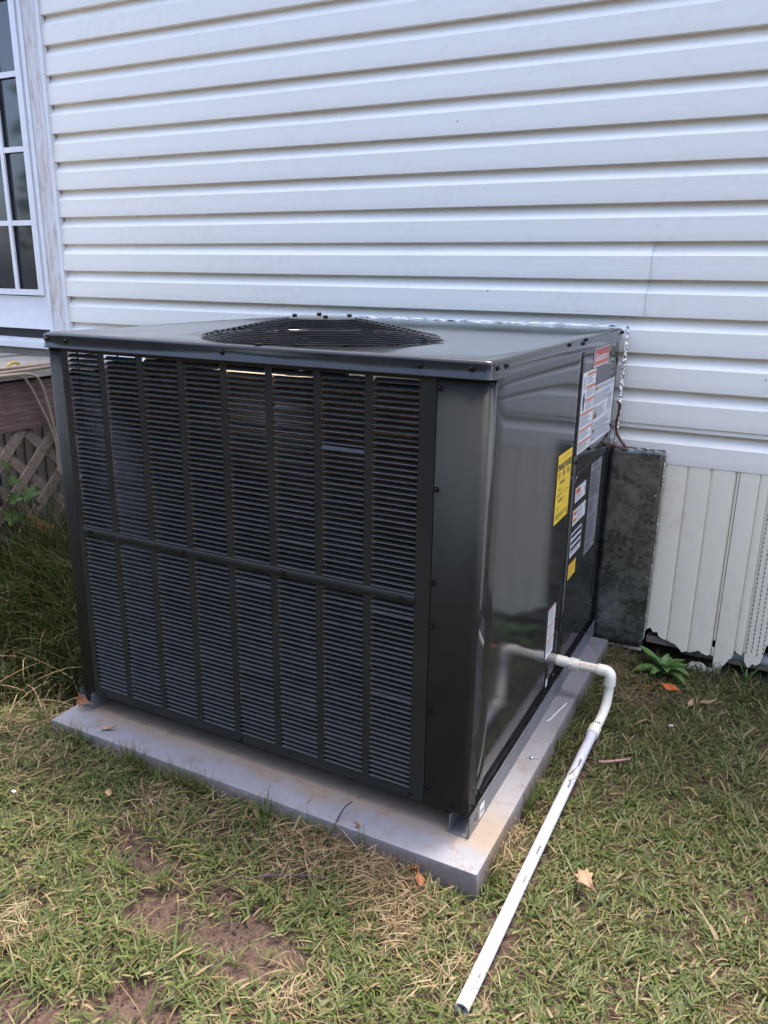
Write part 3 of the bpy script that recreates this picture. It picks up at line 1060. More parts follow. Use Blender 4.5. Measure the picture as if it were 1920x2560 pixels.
# ---- right side panels
XS = -0.008
def plate(name, y0, y1, z0, z1, mat='enamel', x=XS, t=0.0018, wob_=0.0003, seed=0):
    ny, nz = 14, 14
    vs, fs = [], []
    for j in range(nz + 1):
        for i in range(ny + 1):
            y, z = y0 + (y1 - y0) * i / ny, z0 + (z1 - z0) * j / nz
            e = math.sin(math.pi * i / ny) * math.sin(math.pi * j / nz)
            vs.append((x + wob_ * e * noise.noise(Vector((y * 2.3 + seed, z * 2.3, seed))), y, z))
    nn = ny + 1
    for j in range(nz):
        for i in range(ny):
            fs.append((j * nn + i, j * nn + i + 1, (j + 1) * nn + i + 1, (j + 1) * nn + i))
    o = MB().add(vs, fs).build(name, MAT[mat], unit, smooth=True, raw=True)
    sm = o.modifiers.new('sheet', 'SOLIDIFY')
    sm.thickness = t
    sm.offset = -1
    bv_ = o.modifiers.new('edge', 'BEVEL')
    bv_.width = 0.0009
    bv_.segments = 2
    bv_.limit_method = 'ANGLE'
    return o
plate('side_panel', 0.0625, 0.7360, ZC + 0.003, ZCAP + 0.001, seed=1)
plate('control_door', 0.7390, 1.1910, 0.7965, ZCAP + 0.001, x=XS + 0.0006, seed=5)
lowdoor = plate('access_door', 0.7390, 1.1910, ZC + 0.003, 0.7935, seed=9)
MB().box(XS - 0.03, XS - 0.02, 0.05, D - 0.02, ZC + 0.013, ZCAP).build('side_liner', MAT['dark'], unit)
emb = MB()
ep = [Vector((XS + 0.0006, p[0], p[1])) for p in rrect(0.765, 1.14, 0.20, 0.732, 0.035, 6)]
emb.tube(ep, 0.0016, 6, closed=True)
emb.build('embossed_outline', MAT['enamel'], lowdoor, smooth=True)
# drain recess slot low on the side panel
MB().box(XS + 0.0004, XS + 0.0016, 0.606, 0.628, 0.142, 0.200).build('drain_slot', MAT['black'], unit)
MB().box(XS + 0.0018, XS + 0.0024, 0.609, 0.624, 0.143, 0.166).build('small_sticker', MAT['white'], unit)
# round knock-out near the back edge
MB().tube([(XS - 0.004, 1.2015, 1.012), (XS + 0.001, 1.2015, 1.012)], 0.011, 16).build('knockout', MAT['black'], unit)

# ---- base rails (open channels) with the fork hole
def base_rail(x_out, sgn):
    mb = MB()
    xo, xi = x_out, x_out - sgn * 0.048
    t = 0.0018
    y0, y1, z0, z1 = 0.002, D - 0.012, ZP + 0.0008, ZC + 0.003
    # outer web, split round the hole
    hy0, hy1, hz0, hz1 = 0.034, 0.054, 0.078, 0.106
    ring_n = 16
    xa, xb = min(xo, xo - sgn * t), max(xo, xo - sgn * t)
    mb.box(xa, xb, 0.060, y1, z0, z1)
    cyc, czc = 0.044, 0.092
    outer = []
    for k in range(ring_n):
        a = 2 * math.pi * k / ring_n
        ca, sa = math.cos(a), math.sin(a)
        # project to the rectangle [y0,.060]x[z0,z1]
        ty = ((0.060 - cyc) if ca > 0 else (y0 - cyc)) / ca if abs(ca) > 1e-6 else 1e9
        tz = ((z1 - czc) if sa > 0 else (z0 - czc)) / sa if abs(sa) > 1e-6 else 1e9
        tt = min(ty, tz)
        outer.append((cyc + ca * tt, czc + sa * tt))
    # add rectangle corners into the ring by snapping the nearest samples
    for corner in ((0.060, z1), (0.060, z0), (y0, z0), (y0, z1)):
        j = min(range(ring_n), key=lambda q: (outer[q][0] - corner[0]) ** 2 + (outer[q][1] - corner[1]) ** 2)
        outer[j] = corner
    inner = [(cyc + 0.0105 * math.cos(2 * math.pi * k / ring_n), czc + 0.0145 * math.sin(2 * math.pi * k / ring_n)) for k in range(ring_n)]
    vs = [(xo, p[0], p[1]) for p in outer] + [(xo, p[0], p[1]) for p in inner] + [(xo - sgn * t, p[0], p[1]) for p in inner] + [(xo - sgn * t, p[0], p[1]) for p in outer]
    fs = []
    for k in range(ring_n):
        k2 = (k + 1) % ring_n
        for q in range(3):
            fs.append((q * ring_n + k, q * ring_n + k2, (q + 1) * ring_n + k2, (q + 1) * ring_n + k))
    mb.add(vs, fs)
    mb.box(min(xo - sgn * t, xi), max(xo - sgn * t, xi), y0, y1, z0, z0 + t)
    mb.box(min(xi, xi + sgn * t), max(xi, xi + sgn * t), y0, y1, z0 + t, z0 + 0.046)
    return mb.build('base_rail', MAT['rail'], unit)
base_rail(0.0015, 1)
base_rail(-W - 0.0005, -1)
br_ = MB()
br_.box(-W + 0.06, -0.06, 0.016, 0.018, ZP + 0.001, ZC - 0.006)
MB().box(-1.10, -0.09, 0.30, 0.302, ZP + 0.001, ZC - 0.005).build('cross_rail', MAT['dark'], unit)
bst = MB()
bst.box(0.0016, 0.0021, 0.067, 0.097, 0.0735, 0.1055)
bsk = bst.build('barcode_sticker', MAT['white'], unit)
bp = MB()
for i in range(9):
    bp.box(0.0022, 0.0024, 0.074 + 0.002 * i, 0.0748 + 0.002 * i + 0.0006 * (i % 3), 0.083, 0.0935)
bp.build('print', MAT['greyink'], bsk)

# ---- screws
def screw_mesh(axis):
    n6, r1, r2 = 6, 0.0042, 0.0062
    mb = MB()
    prof = [(0.0, r2), (0.0012, r2), (0.0016, r1), (0.0048, r1 * 0.94), (0.0054, r1 * 0.7)]
    vs, fs = [], []
    for h, rr in prof:
        for k in range(n6 * 2):
            a = math.pi * k / n6
            q = rr * (1.0 if (rr == r2 or k % 2 == 0) else 0.87)
            p = (math.cos(a) * q, math.sin(a) * q)
            vs.append((p[0], -h, p[1]) if axis == 'y' else (h, p[0], p[1]))
    m2 = n6 * 2
    for i in range(len(prof) - 1):
        for k in range(m2):
            fs.append((i * m2 + k, i * m2 + (k + 1) % m2, (i + 1) * m2 + (k + 1) % m2, (i + 1) * m2 + k))
    fs.append(tuple((len(prof) - 1) * m2 + k for k in range(m2)))
    mb.add(vs, fs)
    me = mb.mesh('screw')
    me.materials.append(MAT['black'])
    return me
sy, sx = screw_mesh('y'), screw_mesh('x')
def screw(me, loc):
    o = bpy.data.objects.new('screw', me)
    COL.objects.link(o)
    o.parent = unit
    o.location = Vector(loc) - unit.location
    o.rotation_euler = (0, random.uniform(0, 1), 0) if me is sy else (random.uniform(0, 1), 0, 0)
for x, z in ((-1.169, 1.101), (-1.103, 1.0995), (-0.624, 1.098), (-0.147, 1.0985), (-0.040, 1.0995)):
    screw(sy, (x, -0.0002, z))
for x, z in ((-0.107, 1.058), (-0.107, 0.855), (-0.107, 0.655), (-0.107, 0.556), (-0.107, 0.354), (-0.107, 0.153), (-0.045, 0.126), (-0.147, 0.126), (-0.624, 0.124), (-1.101, 0.123), (-1.168, 0.125)):
    screw(sy, (x, YF - 0.0002, z))
for x, z in ((-0.178, 0.6065), (-0.481, 0.6065), (-0.775, 0.6065), (-1.088, 0.6065)):
    screw(sy, (x, YF - 0.0042, z))
for y, z in ((0.026, 1.1015), (0.078, 1.1015), (0.548, 1.1085), (0.688, 1.1025), (0.716, 1.1105), (1.193, 1.103)):
    screw(sx, (0.0003, y, z))
for y, z in ((0.036, 0.131), (0.084, 0.133), (0.683, 0.148), (0.745, 0.148), (0.752, 0.772), (1.165, 0.815), (0.90, 0.785), (1.165, 0.20)):
    screw(sx, (XS + 0.0008, y, z))

# ---- labels on the side
def sticker(name, y0, y1, z0, z1, mat, x=XS + 0.0014, parent=None, r=None, label=None):
    mb = MB()
    if r:
        mb.prism(rrect(y0, y1, z0, z1, r, 4), 'x', x, x + 0.0005)
    else:
        mb.box(x, x + 0.0005, y0, y1, z0, z1)
    o = mb.build(name, MAT[mat], parent or unit)
    if label: o['label'] = label
    return o
class Print:
    def __init__(s, x): s.mb, s.x = MB(), x
    def bar(s, y0, y1, z0, z1): s.mb.box(s.x, s.x + 0.0003, y0, y1, z0, z1)
    def lines(s, y0, y1, z0, z1, step, h=0.5, frac=(0.55, 1.0)):
        z = z1
        while z - step > z0:
            s.bar(y0, y0 + (y1 - y0) * random.uniform(*frac), z - step * h, z)
            z -= step
    def text(s, body, y0, z0, size, width=None, bold=0.0):
        vs, fs = text_verts(body, size, bold)
        k = 1.0
        if width:
            k = width / max(v_[0] for v_ in vs)
        s.mb.add([(s.x + 0.0002, y0 + v_[0] * k, z0 + v_[1]) for v_ in vs], fs)
    def done(s, mat, parent):
        o = s.mb.build('print', MAT[mat], parent, raw=True)
        o['kind'] = 'stuff'
        return o
XL = XS + 0.0021
# brand plate
g_ = sticker('brand_label', 0.862, 1.057, 1.0225, 1.0755, 'white', r=0.006, label='red and white brand label')
p = Print(XL); p.mb.prism(rrect(0.8665, 1.0525, 1.0262, 1.0718, 0.004, 4), 'x', XL - 0.0001, XL + 0.0001); p.done('red', g_)
p = Print(XL + 0.0002); p.text('Goodman', 0.876, 1.0385, 0.032, 0.168, 0.0006); p.done('white', g_)
# tall warning strip
w_ = sticker('warning_label', 0.7500, 0.9030, 0.7935, 1.0185, 'white', label='tall white warning label with orange bands')
p = Print(XL)
p.bar(0.800, 0.898, 1.0060, 1.0140); p.bar(0.800, 0.898, 0.9700, 0.9785); p.bar(0.800, 0.898, 0.9335, 0.9420)
p.bar(0.754, 0.898, 0.8990, 0.9065); p.bar(0.754, 0.898, 0.8545, 0.8610); p.bar(0.754, 0.898, 0.8185, 0.8250)
p.done('orange', w_)
p = Print(XL)
p.lines(0.802, 0.896, 0.980, 1.003, 0.0042); p.lines(0.802, 0.896, 0.944, 0.967, 0.0042); p.lines(0.802, 0.896, 0.910, 0.931, 0.0042)
p.lines(0.757, 0.895, 0.864, 0.896, 0.0042); p.lines(0.757, 0.895, 0.828, 0.852, 0.0042); p.lines(0.757, 0.895, 0.797, 0.816, 0.0042)
for k in range(8): p.bar(0.760, 0.788, 0.972 + 0.0045 * k, 0.9745 + 0.0045 * k)
p.done('greyink', w_)
p = Print(XL)     # glove pictogram
p.mb.prism([(0.768, 0.912), (0.782, 0.912), (0.786, 0.932), (0.793, 0.943), (0.789, 0.948), (0.783, 0.941), (0.784, 0.960), (0.779, 0.960), (0.777, 0.944), (0.774, 0.965), (0.769, 0.964), (0.770, 0.944), (0.765, 0.956), (0.761, 0.953), (0.765, 0.930)], 'x', XL, XL + 0.0003)
p.done('navy', w_)
# wide instruction label
i_ = sticker('instruction_label', 0.9090, 1.1760, 0.7935, 0.9675, 'white', label='wide white instruction label with fine print')
p = Print(XL)
p.lines(0.955, 1.168, 0.9465, 0.963, 0.0042, frac=(0.8, 1)); p.lines(0.914, 1.168, 0.906, 0.942, 0.0046)
p.lines(0.914, 1.085, 0.862, 0.902, 0.0046); p.lines(0.914, 1.168, 0.799, 0.857, 0.0046)
p.bar(1.100, 1.112, 0.882, 0.922); p.bar(1.130, 1.142, 0.882, 0.922)
p.done('greyink', i_)
p = Print(XL); p.bar(0.914, 0.949, 0.952, 0.962); p.bar(0.914, 0.955, 0.899, 0.902); p.bar(0.914, 0.952, 0.886, 0.889); p.bar(0.914, 0.950, 0.869, 0.881); p.bar(0.914, 0.940, 0.827, 0.837); p.bar(1.095, 1.150, 0.876, 0.879); p.bar(0.914, 0.945, 0.806, 0.809)
p.done('orange', i_)
p = Print(XL + 0.0001); p.text('WARNING', 0.917, 0.9545, 0.006, 0.029); p.done('white', i_)
# yellow energy label
e_ = sticker('energy_label', 0.5580, 0.6960, 0.6410, 0.8270, 'yellow', label='long yellow energy label with black heading')
p = Print(XL)
p.text('ENERGYGUIDE', 0.5615, 0.7860, 0.0235, 0.131, 0.0009)
p.mb.prism([(0.618, 0.783), (0.626, 0.783), (0.626, 0.774), (0.632, 0.774), (0.622, 0.763), (0.612, 0.774), (0.618, 0.774)], 'x', XL, XL + 0.0003)
p.text('12.4', 0.580, 0.7285, 0.0125, bold=0.0003); p.text('6.7', 0.575, 0.678, 0.0125, bold=0.0003)
p.bar(0.566, 0.690, 0.7205, 0.7212); p.bar(0.566, 0.690, 0.6645, 0.6652); p.bar(0.566, 0.690, 0.8155, 0.8162)
p.lines(0.5645, 0.600, 0.760, 0.779, 0.0042, 0.35); p.lines(0.650, 0.690, 0.760, 0.779, 0.0042, 0.35)
p.lines(0.585, 0.640, 0.743, 0.754, 0.0045, 0.5); p.lines(0.585, 0.640, 0.694, 0.704, 0.0045, 0.5)
p.lines(0.566, 0.620, 0.7065, 0.718, 0.004, 0.3); p.lines(0.567, 0.680, 0.646, 0.662, 0.004, 0.3)
p.bar(0.681, 0.689, 0.6455, 0.6555)
p.done('ink', e_)
# three small white labels and the yellow one on the access door
a_ = sticker('caution_label', 0.777, 0.897, 0.6475, 0.6905, 'white', parent=lowdoor, label='small white caution label, topmost of three')
p = Print(XL); p.bar(0.782, 0.832, 0.674, 0.687); p.done('red', a_)
p = Print(XL); p.lines(0.782, 0.865, 0.650, 0.671, 0.0048, 0.4); p.bar(0.880, 0.889, 0.663, 0.677); p.done('greyink', a_)
b2 = sticker('caution_label', 0.770, 0.918, 0.5800, 0.6250, 'white', parent=lowdoor, label='small white caution label with two orange boxes')
p = Print(XL); p.bar(0.775, 0.810, 0.608, 0.621); p.bar(0.775, 0.810, 0.589, 0.600); p.done('orange', b2)
p = Print(XL); p.lines(0.815, 0.900, 0.583, 0.621, 0.0050, 0.4); p.bar(0.903, 0.911, 0.606, 0.620); p.done('greyink', b2)
c2 = sticker('striped_label', 0.766, 0.893, 0.4830, 0.5575, 'white', parent=lowdoor, label='white label with three dark blue stripes')
p = Print(XL); p.bar(0.771, 0.888, 0.5415, 0.5540); p.bar(0.771, 0.888, 0.5210, 0.5325); p.bar(0.771, 0.888, 0.5020, 0.5130); p.done('navy', c2)
p = Print(XL); p.lines(0.771, 0.885, 0.485, 0.499, 0.0042, 0.4); p.done('greyink', c2)
y2 = sticker('small_yellow_label', 0.766, 0.852, 0.4155, 0.4605, 'yellow', parent=lowdoor, label='small plain yellow label low on the access door')
p = Print(XL); p.lines(0.772, 0.845, 0.420, 0.457, 0.0052, 0.25); p.done('orange', y2)
d2 = sticker('rating_label', 0.953, 1.097, 0.4340, 0.7255, 'silver', parent=lowdoor, label='long silver rating label with fine print')
p = Print(XL)
p.lines(0.975, 1.075, 0.702, 0.720, 0.006, 0.45, (0.6, 1)); p.lines(0.958, 1.090, 0.610, 0.698, 0.0062, 0.35); p.lines(0.958, 1.045, 0.560, 0.606, 0.0055, 0.4)
p.lines(0.958, 1.090, 0.470, 0.552, 0.0062, 0.3); p.lines(0.958, 1.050, 0.438, 0.466, 0.005, 0.4); p.bar(1.075, 1.087, 0.444, 0.464)
p.done('ink', d2)
# striped wiring label near the drain
s2 = sticker('notice_label', 0.582, 0.656, 0.2410, 0.3890, 'white', label='narrow white notice label above the drain pipe')
p = Print(XL); p.bar(0.584, 0.654, 0.383, 0.387); p.bar(0.584, 0.654, 0.338, 0.343); p.bar(0.584, 0.654, 0.290, 0.295); p.done('orange', s2)
p = Print(XL); p.lines(0.588, 0.650, 0.346, 0.380, 0.0052, 0.4); p.lines(0.588, 0.650, 0.298, 0.335, 0.0052, 0.4); p.lines(0.588, 0.650, 0.246, 0.287, 0.0052, 0.4); p.done('greyink', s2)

# ================================================================== GALVANISED DUCT PANEL + FOIL
YG = 1.2245
gal = empty('duct_cover_panel', (0.08, YG, 0.04))
tag(gal, 'galvanised sheet metal duct cover between the unit and skirting', 'sheet metal')
vs, fs = [], []
for j in range(31):
    for i in range(11):
        x, z = -0.014 + 0.180 * i / 10, 0.036 + 0.696 * j / 30
        vs.append((x + 0.0025 * (j / 30), YG + 0.003 * noise.noise(Vector((x * 7, z * 4, 1.7))), z + 0.004 * (i / 10)))
for j in range(30):
    for i in range(10):
        fs.append((j * 11 + i, j * 11 + i + 1, (j + 1) * 11 + i + 1, (j + 1) * 11 + i))
o = MB().add(vs, fs).build('sheet', MAT['galv'], gal, smooth=True)
so = o.modifiers.new('sheet', 'SOLIDIFY'); so.thickness = 0.0012; so.offset = 1
for x, z in ((0.155, 0.712), (0.150, 0.585), (0.152, 0.150), (0.155, 0.30)):
    MB().tube([(x, YG - 0.0035, z), (x, YG + 0.001, z)], 0.0035, 8).build('rivet', MAT['zinc'], gal)


def foil(name, path, wdir, w, parent, ndir, amp=0.003):
    P = spline(path, 14)
    vs, fs = [], []
    mcols = 5
    for i, p in enumerate(P):
        ww = w * (1 + 0.3 * noise.noise(Vector((i * 0.35, w * 90, 1))))
        for j in range(mcols):
            t = j / (mcols - 1) - 0.5
            vs.append(p + Vector(wdir) * (t * ww) + Vector(ndir) * (amp * (abs(noise.noise(Vector((i * 0.9, j * 0.8, w * 50)))) * 2 + random.uniform(-.3, .3))) )
    for i in range(len(P) - 1):
        for j in range(mcols - 1):
            fs.append((i * mcols + j, i * mcols + j + 1, (i + 1) * mcols + j + 1, (i + 1) * mcols + j))
    return MB().add(vs, fs).build(name, MAT['foil'], parent)
foil('foil_tape', [(-0.005, YG - 0.003, 0.735), (0.06, YG - 0.003, 0.737), (0.12, YG - 0.003, 0.735), (0.170, YG - 0.003, 0.736)], (0, -0.35, 1), 0.008, gal, (0, -1, 0.2), 0.002)
foil('foil_tape', [(0.170, YG - 0.002, 0.73), (0.170, YG - 0.002, 0.60), (0.169, YG - 0.002, 0.45), (0.168, YG - 0.002, 0.28), (0.167, YG - 0.002, 0.14)], (1, 0, 0), 0.006, gal, (0, -1, 0), 0.002)
foil('foil_tape', [(0.008, 1.222, 1.12), (0.010, 1.222, 1.04), (0.008, 1.222, 0.95), (0.009, 1.221, 0.85), (0.006, 1.220, 0.74)], (0.75, 0.65, 0), 0.012, gal, (0.6, -0.8, 0), 0.005)
foil('foil_tape', [(-0.95, D + 0.004, ZU + 0.000), (-0.72, D + 0.004, ZU + 0.001), (-0.5, D + 0.004, ZU + 0.000), (-0.25, D + 0.003, ZU + 0.002), (-0.02, D + 0.004, ZU + 0.003)], (0, 0.8, 0.4), 0.009, gal, (0, -0.6, 0.8), 0.004)
foil('foil_tape', [(-0.006, 1.18, 0.7375), (0.000, 1.205, 0.737), (0.004, 1.222, 0.736)], (1, 0, 0.6), 0.012, gal, (0.6, 0, 0.8), 0.003)

# thermostat cable beside the duct
cable('control_cable', [(0.004, 1.208, 0.885), (0.012, 1.214, 0.868), (0.006, 1.216, 0.82), (0.009, 1.217, 0.785), (0.024, 1.2175, 0.757), (0.043, 1.216, 0.737), (0.038, 1.212, 0.732), (0.010, 1.205, 0.741), (-0.001, 1.16, 0.752), (-0.002, 1.10, 0.765)], 0.0042, 'cable', 'thin brown control cable looping at the back corner of the unit')

# ================================================================== CONDENSATE DRAIN
drain = empty('drain_pipe', (0.13, 0.70, 0.02))
tag(drain, 'white PVC condensate drain pipe running over the grass', 'pipe')
PR = 0.01335
Yp, Zp = 0.738, 0.172
ad = MB()
ad.tube([(-0.012, Yp, Zp), (0.020, Yp, Zp - 0.0005)], 0.0165, 20)
ad.tube([(0.020, Yp, Zp - 0.0005), (0.030, Yp, Zp - 0.0005)], 0.0150, 20)
ad.build('adapter', MAT['oldpvc'], drain, smooth=True)
hx = MB()
hx.tube([(0.0305, Yp, Zp - 0.001), (0.038, Yp, Zp - 0.001)], 0.0192, 6)
hx.tube([(0.0382, Yp, Zp - 0.001), (0.056, Yp, Zp - 0.001)], 0.0170, 20)
hx.build('hex_fitting', MAT['oldpvc'], drain, smooth=True, angle=30)
MB().tube([(0.0562, Yp, Zp - 0.001), (0.115, Yp, Zp)], PR, 20).build('stub_pipe', MAT['oldpvc'], drain, smooth=True)
el = MB()
cpts = [(0.112, Yp, Zp), (0.122, Yp, Zp)]
for i in range(9):
    a = R(90 - 90 * i / 8)
    cpts.append((0.132 + 0.017 * math.cos(a), Yp - 0.002 * i / 8, Zp - 0.017 + 0.017 * math.sin(a)))
cpts += [(0.149, Yp - 0.003, Zp - 0.040)]
el.tube(cpts, 0.0172, 20)
el.build('elbow', MAT['oldpvc'], drain, smooth=True)
bpth = spline([(0.149, Yp - 0.003, Zp - 0.036), (0.1495, Yp - 0.008, 0.105), (0.148, Yp - 0.024, 0.070), (0.142, Yp - 0.055, 0.042), (0.136, Yp - 0.090, 0.031)], 8)
MB().tube(bpth, PR, 20).build('bent_pipe', MAT['oldpvc'], drain, smooth=True)
A = Vector((0.1365, Yp - 0.086, 0.0315))
B = Vector((0.1330, -0.362, 0.0175))
dv = (B - A).normalized()
cp = MB()
cp.tube([A, A + dv * 0.042], 0.0172, 20)
cp.build('coupling', MAT['oldpvc'], drain, smooth=True)
# long pipe, open at its end
lpz = MB()
n_ = 24
sd = dv.cross(Vector((0, 0, 1))).normalized()
upv = sd.cross(dv).normalized()
rg = []
for p, rr in ((A + dv * 0.030, PR), (A.lerp(B, 0.33) + Vector((0, 0, 0.0015)), PR), (A.lerp(B, 0.66) + Vector((0.0, 0, 0.001)), PR), (B, PR), (B, PR - 0.0028), (B - dv * 0.06, PR - 0.0028)):
    rg.append([p + (sd * math.cos(2 * math.pi * k / n_) + upv * math.sin(2 * math.pi * k / n_)) * rr for k in range(n_)])
vs = [q for r_ in rg for q in r_]
fs = []
for i in range(len(rg) - 1):
    for k in range(n_):
        fs.append((i * n_ + k, i * n_ + (k + 1) % n_, (i + 1) * n_ + (k + 1) % n_, (i + 1) * n_ + k))
lpz.add(vs, fs)
longpipe = lpz.build('long_pipe', MAT['pvc'], drain, smooth=True, angle=50)
# printed marks along the pipe: bar codes and size text
def on_pipe(s, off, ang_):
    """point on the long pipe: s metres from its lower end, angle from its upper side (towards the unit is +)"""
    c_ = B - dv * s
    t_ = s / (A - B).length
    c_ = c_ + Vector((0, 0, 0.0022 * math.sin(math.pi * t_)))
    aa = ang_ + off / PR
    return c_ + (upv * math.cos(aa) - sd * math.sin(aa)) * (PR + 0.0004)
pm = MB()
def mark(s0, s1, o0_, o1_, ang_=R(18)):
    seg = 3
    for k in range(seg):
        a0, a1 = o0_ + (o1_ - o0_) * k / seg, o0_ + (o1_ - o0_) * (k + 1) / seg
        pm.add([on_pipe(s0, a0, ang_), on_pipe(s1, a0, ang_), on_pipe(s1, a1, ang_), on_pipe(s0, a1, ang_)], [(0, 1, 2, 3)])
def barcode(s, L_):
    q = s
    while q < s + L_:
        wd = random.choice((0.0011, 0.0017, 0.0026))
        mark(q, q + wd, 0.000, 0.0050)
        if random.random() < 0.6: mark(q, q + 0.002, -0.0022, -0.0008)
        q += wd + random.choice((0.0009, 0.0014, 0.0020))
def pipe_text(body, s, size):
    tv, tf = text_verts(body, size)
    pm.add([on_pipe(s + v_[0], -0.001 + v_[1], R(18)) for v_ in tv], tf)
barcode(0.055, 0.034); pipe_text('3/4 IN. 480 PSI', 0.020, 0.0042)
barcode(0.325, 0.026); pipe_text('3/4 IN. 480 PSI', 0.370, 0.0042); barcode(0.425, 0.032)
barcode(0.690, 0.026); pipe_text('3/4 IN. 480 PSI', 0.735, 0.0042); barcode(0.790, 0.032)
pm.build('print', MAT['paleink'], longpipe, raw=True)
# red line of print on the short stub, upside down
tv, tf = text_verts('@ 23 C NSF-PW', 0.0085)
kx = 0.054 / max(v_[0] for v_ in tv)
rp_ = MB()
for_v = []
for v_ in tv:
    a = R(48) - (v_[1] - 0.003) / PR          # angle from the camera-facing side
    for_v.append((0.0585 + v_[0] * kx, Yp - math.cos(R(48) + (v_[1] - 0.003) / PR) * (PR + 0.0005), Zp - 0.0006 + math.sin(R(48) + (v_[1] - 0.003) / PR) * (PR + 0.0005)))
rp_.add(for_v, tf)
rp_.build('print', MAT['red'], bpy.data.objects['stub_pipe'], raw=True)
bk = MB()
for k, (s0, wd) in enumerate(((0.000, 0.003), (0.006, 0.004), (0.012, 0.003))):
    c0 = Vector(bpth[-5])
    bk.add([c0 + Vector((-0.006 + s0, -0.004, 0.0132)), c0 + Vector((-0.006 + s0 + wd, -0.004, 0.0128)), c0 + Vector((-0.006 + s0 + wd, -0.014, 0.0112)), c0 + Vector((-0.006 + s0, -0.014, 0.0116))], [(0, 1, 2, 3)])
bk.build('print', MAT['paleink'], bpy.data.objects['bent_pipe'], raw=True)

# ================================================================== SMALL THINGS ON THE PAD AND GRASS
ss = MB()
ss.tube([(0.031, 0.366, ZP + 0.0035), (0.034, 0.369, ZP + 0.0035)], 0.0048, 6)
ss.tube([(0.034, 0.369, ZP + 0.0035), (0.049, 0.378, ZP + 0.0022)], [0.0022, 0.0010], 8)
tag(ss.build('loose_screw', MAT['zinc']), 'loose silver screw lying on the pad', 'screw')
o = MB().tube(spline([(0.017, 0.566, ZP + 0.002), (0.023, 0.575, ZP + 0.0015), (0.031, 0.625, ZP + 0.0015), (0.042, 0.685, ZP + 0.003)], 6), 0.0011, 6).build('wire_offcut', MAT['scrap'], smooth=True)
tag(o, 'thin white wire offcut lying on the pad', 'wire')
o = MB().tube(spline([(0.180, 0.505, 0.022), (0.20, 0.512, 0.024), (0.225, 0.53, 0.025), (0.252, 0.558, 0.022)], 6), 0.0035, 8).build('cable_sheath', MAT['pinkcable'], smooth=True)
tag(o, 'short dull pink cable sheath lying in the grass', 'cable')


def dead_leaf(name, loc, size, mat, label, rot=(0, 0, 0), pts=None, curl=0.25, cat='leaf'):
    pts = pts or [(-0.5, 0.0), (-0.30, 0.20), (-0.34, 0.42), (-0.05, 0.30), (0.05, 0.46), (0.22, 0.22), (0.55, 0.05), (1.0, 0.0), (0.55, -0.06), (0.2, -0.26), (0.0, -0.48), (-0.10, -0.26), (-0.38, -0.36), (-0.32, -0.14)]
    n2 = len(pts)
    vs = [(0, 0, curl * 0.05)] + [(p[0] * 0.55, p[1] * 0.55, curl * (0.25 * abs(p[1]) + 0.1 * random.uniform(-1, 1))) for p in pts] + [(p[0], p[1], curl * (abs(p[1]) + 0.35 * abs(p[0]) + 0.35 * random.uniform(-1, 1))) for p in pts]
    fs = []
    for i in range(n2):
        j = (i + 1) % n2
        fs.append((0, 1 + i, 1 + j))
        fs.append((1 + i, 1 + n2 + i, 1 + n2 + j, 1 + j))
    me = bpy.data.meshes.new(name)
    me.from_pydata([(v_[0] * size, v_[1] * size, v_[2] * size) for v_ in vs], [], fs)
    me.shade_smooth()
    o = mesh_obj(name, me, MAT[mat], None, loc)
    o.rotation_euler = rot
    so = o.modifiers.new('thickness', 'SOLIDIFY'); so.thickness = 0.0006
    return tag(o, label, cat, 'fallen leaves')
GRP_OVAL = [(-0.6, 0.0), (-0.35, 0.20), (0.0, 0.28), (0.35, 0.18), (0.7, 0.03), (1.0, 0.0), (0.7, -0.04), (0.35, -0.2), (0.0, -0.27), (-0.35, -0.18)]
dead_leaf('fallen_leaf', (0.255, 0.030, 0.045), 0.046, 'tan_leaf', 'tan lobed leaf lying on grass right of the drain pipe', (R(18), R(8), R(-38)))
dead_leaf('fallen_leaf', (0.285, 1.000, 0.03), 0.044, 'orange_leaf', 'bright orange leaf near the broken skirting', (R(15), R(5), R(-12)), GRP_OVAL, 0.5)
dead_leaf('fallen_leaf', (0.225, 0.985, 0.025), 0.016, 'orange_leaf', 'tiny orange leaf fragment beside the orange leaf', (0, 0, 1), GRP_OVAL, 0.3)
dead_leaf('fallen_leaf', (-1.172, -0.008, ZP + 0.028), 0.042, 'rust_leaf', 'brown leaf standing at the left front corner of the pad', (R(62), R(10), R(10)))
dead_leaf('fallen_leaf', (-1.03, -0.055, ZP + 0.006), 0.028, 'tan_leaf', 'pale leaf on the left front edge of the pad', (R(6), R(-8), R(25)), GRP_OVAL)
dead_leaf('fallen_leaf', (-0.060, -0.125, 0.030), 0.034, 'rust_leaf', 'rust red leaf against the front pad corner', (R(40), R(-20), R(120)))
dead_leaf('fallen_leaf', (-0.085, -0.105, 0.034), 0.028, 'rust_leaf', 'crumpled rust leaf just left of the leaf at the pad corner', (R(20), R(30), R(200)))
dead_leaf('fallen_leaf', (-0.855, -0.225, 0.035), 0.030, 'tan_leaf', 'tan leaf half buried in grass left of the pad front', (R(10), R(10), R(140)), GRP_OVAL)
dead_leaf('fallen_leaf', (0.400, 0.960, 0.03), 0.036, 'tan_leaf', 'pale brown leaf near the house, right of the orange leaf', (R(10), R(-5), R(20)), GRP_OVAL, 0.5)
dead_leaf('fallen_leaf', (0.36, 0.93, 0.03), 0.028, 'tan_leaf', 'small curled leaf in the dark grass near the orange leaf', (R(30), R(-25), R(70)), GRP_OVAL, 0.6)
dead_leaf('fallen_leaf', (-0.245, -0.075, 0.062), 0.026, 'rust_leaf', 'reddish curled leaf on the pad edge behind the twig', (R(20), R(-25), R(-20)), GRP_OVAL, 0.6)

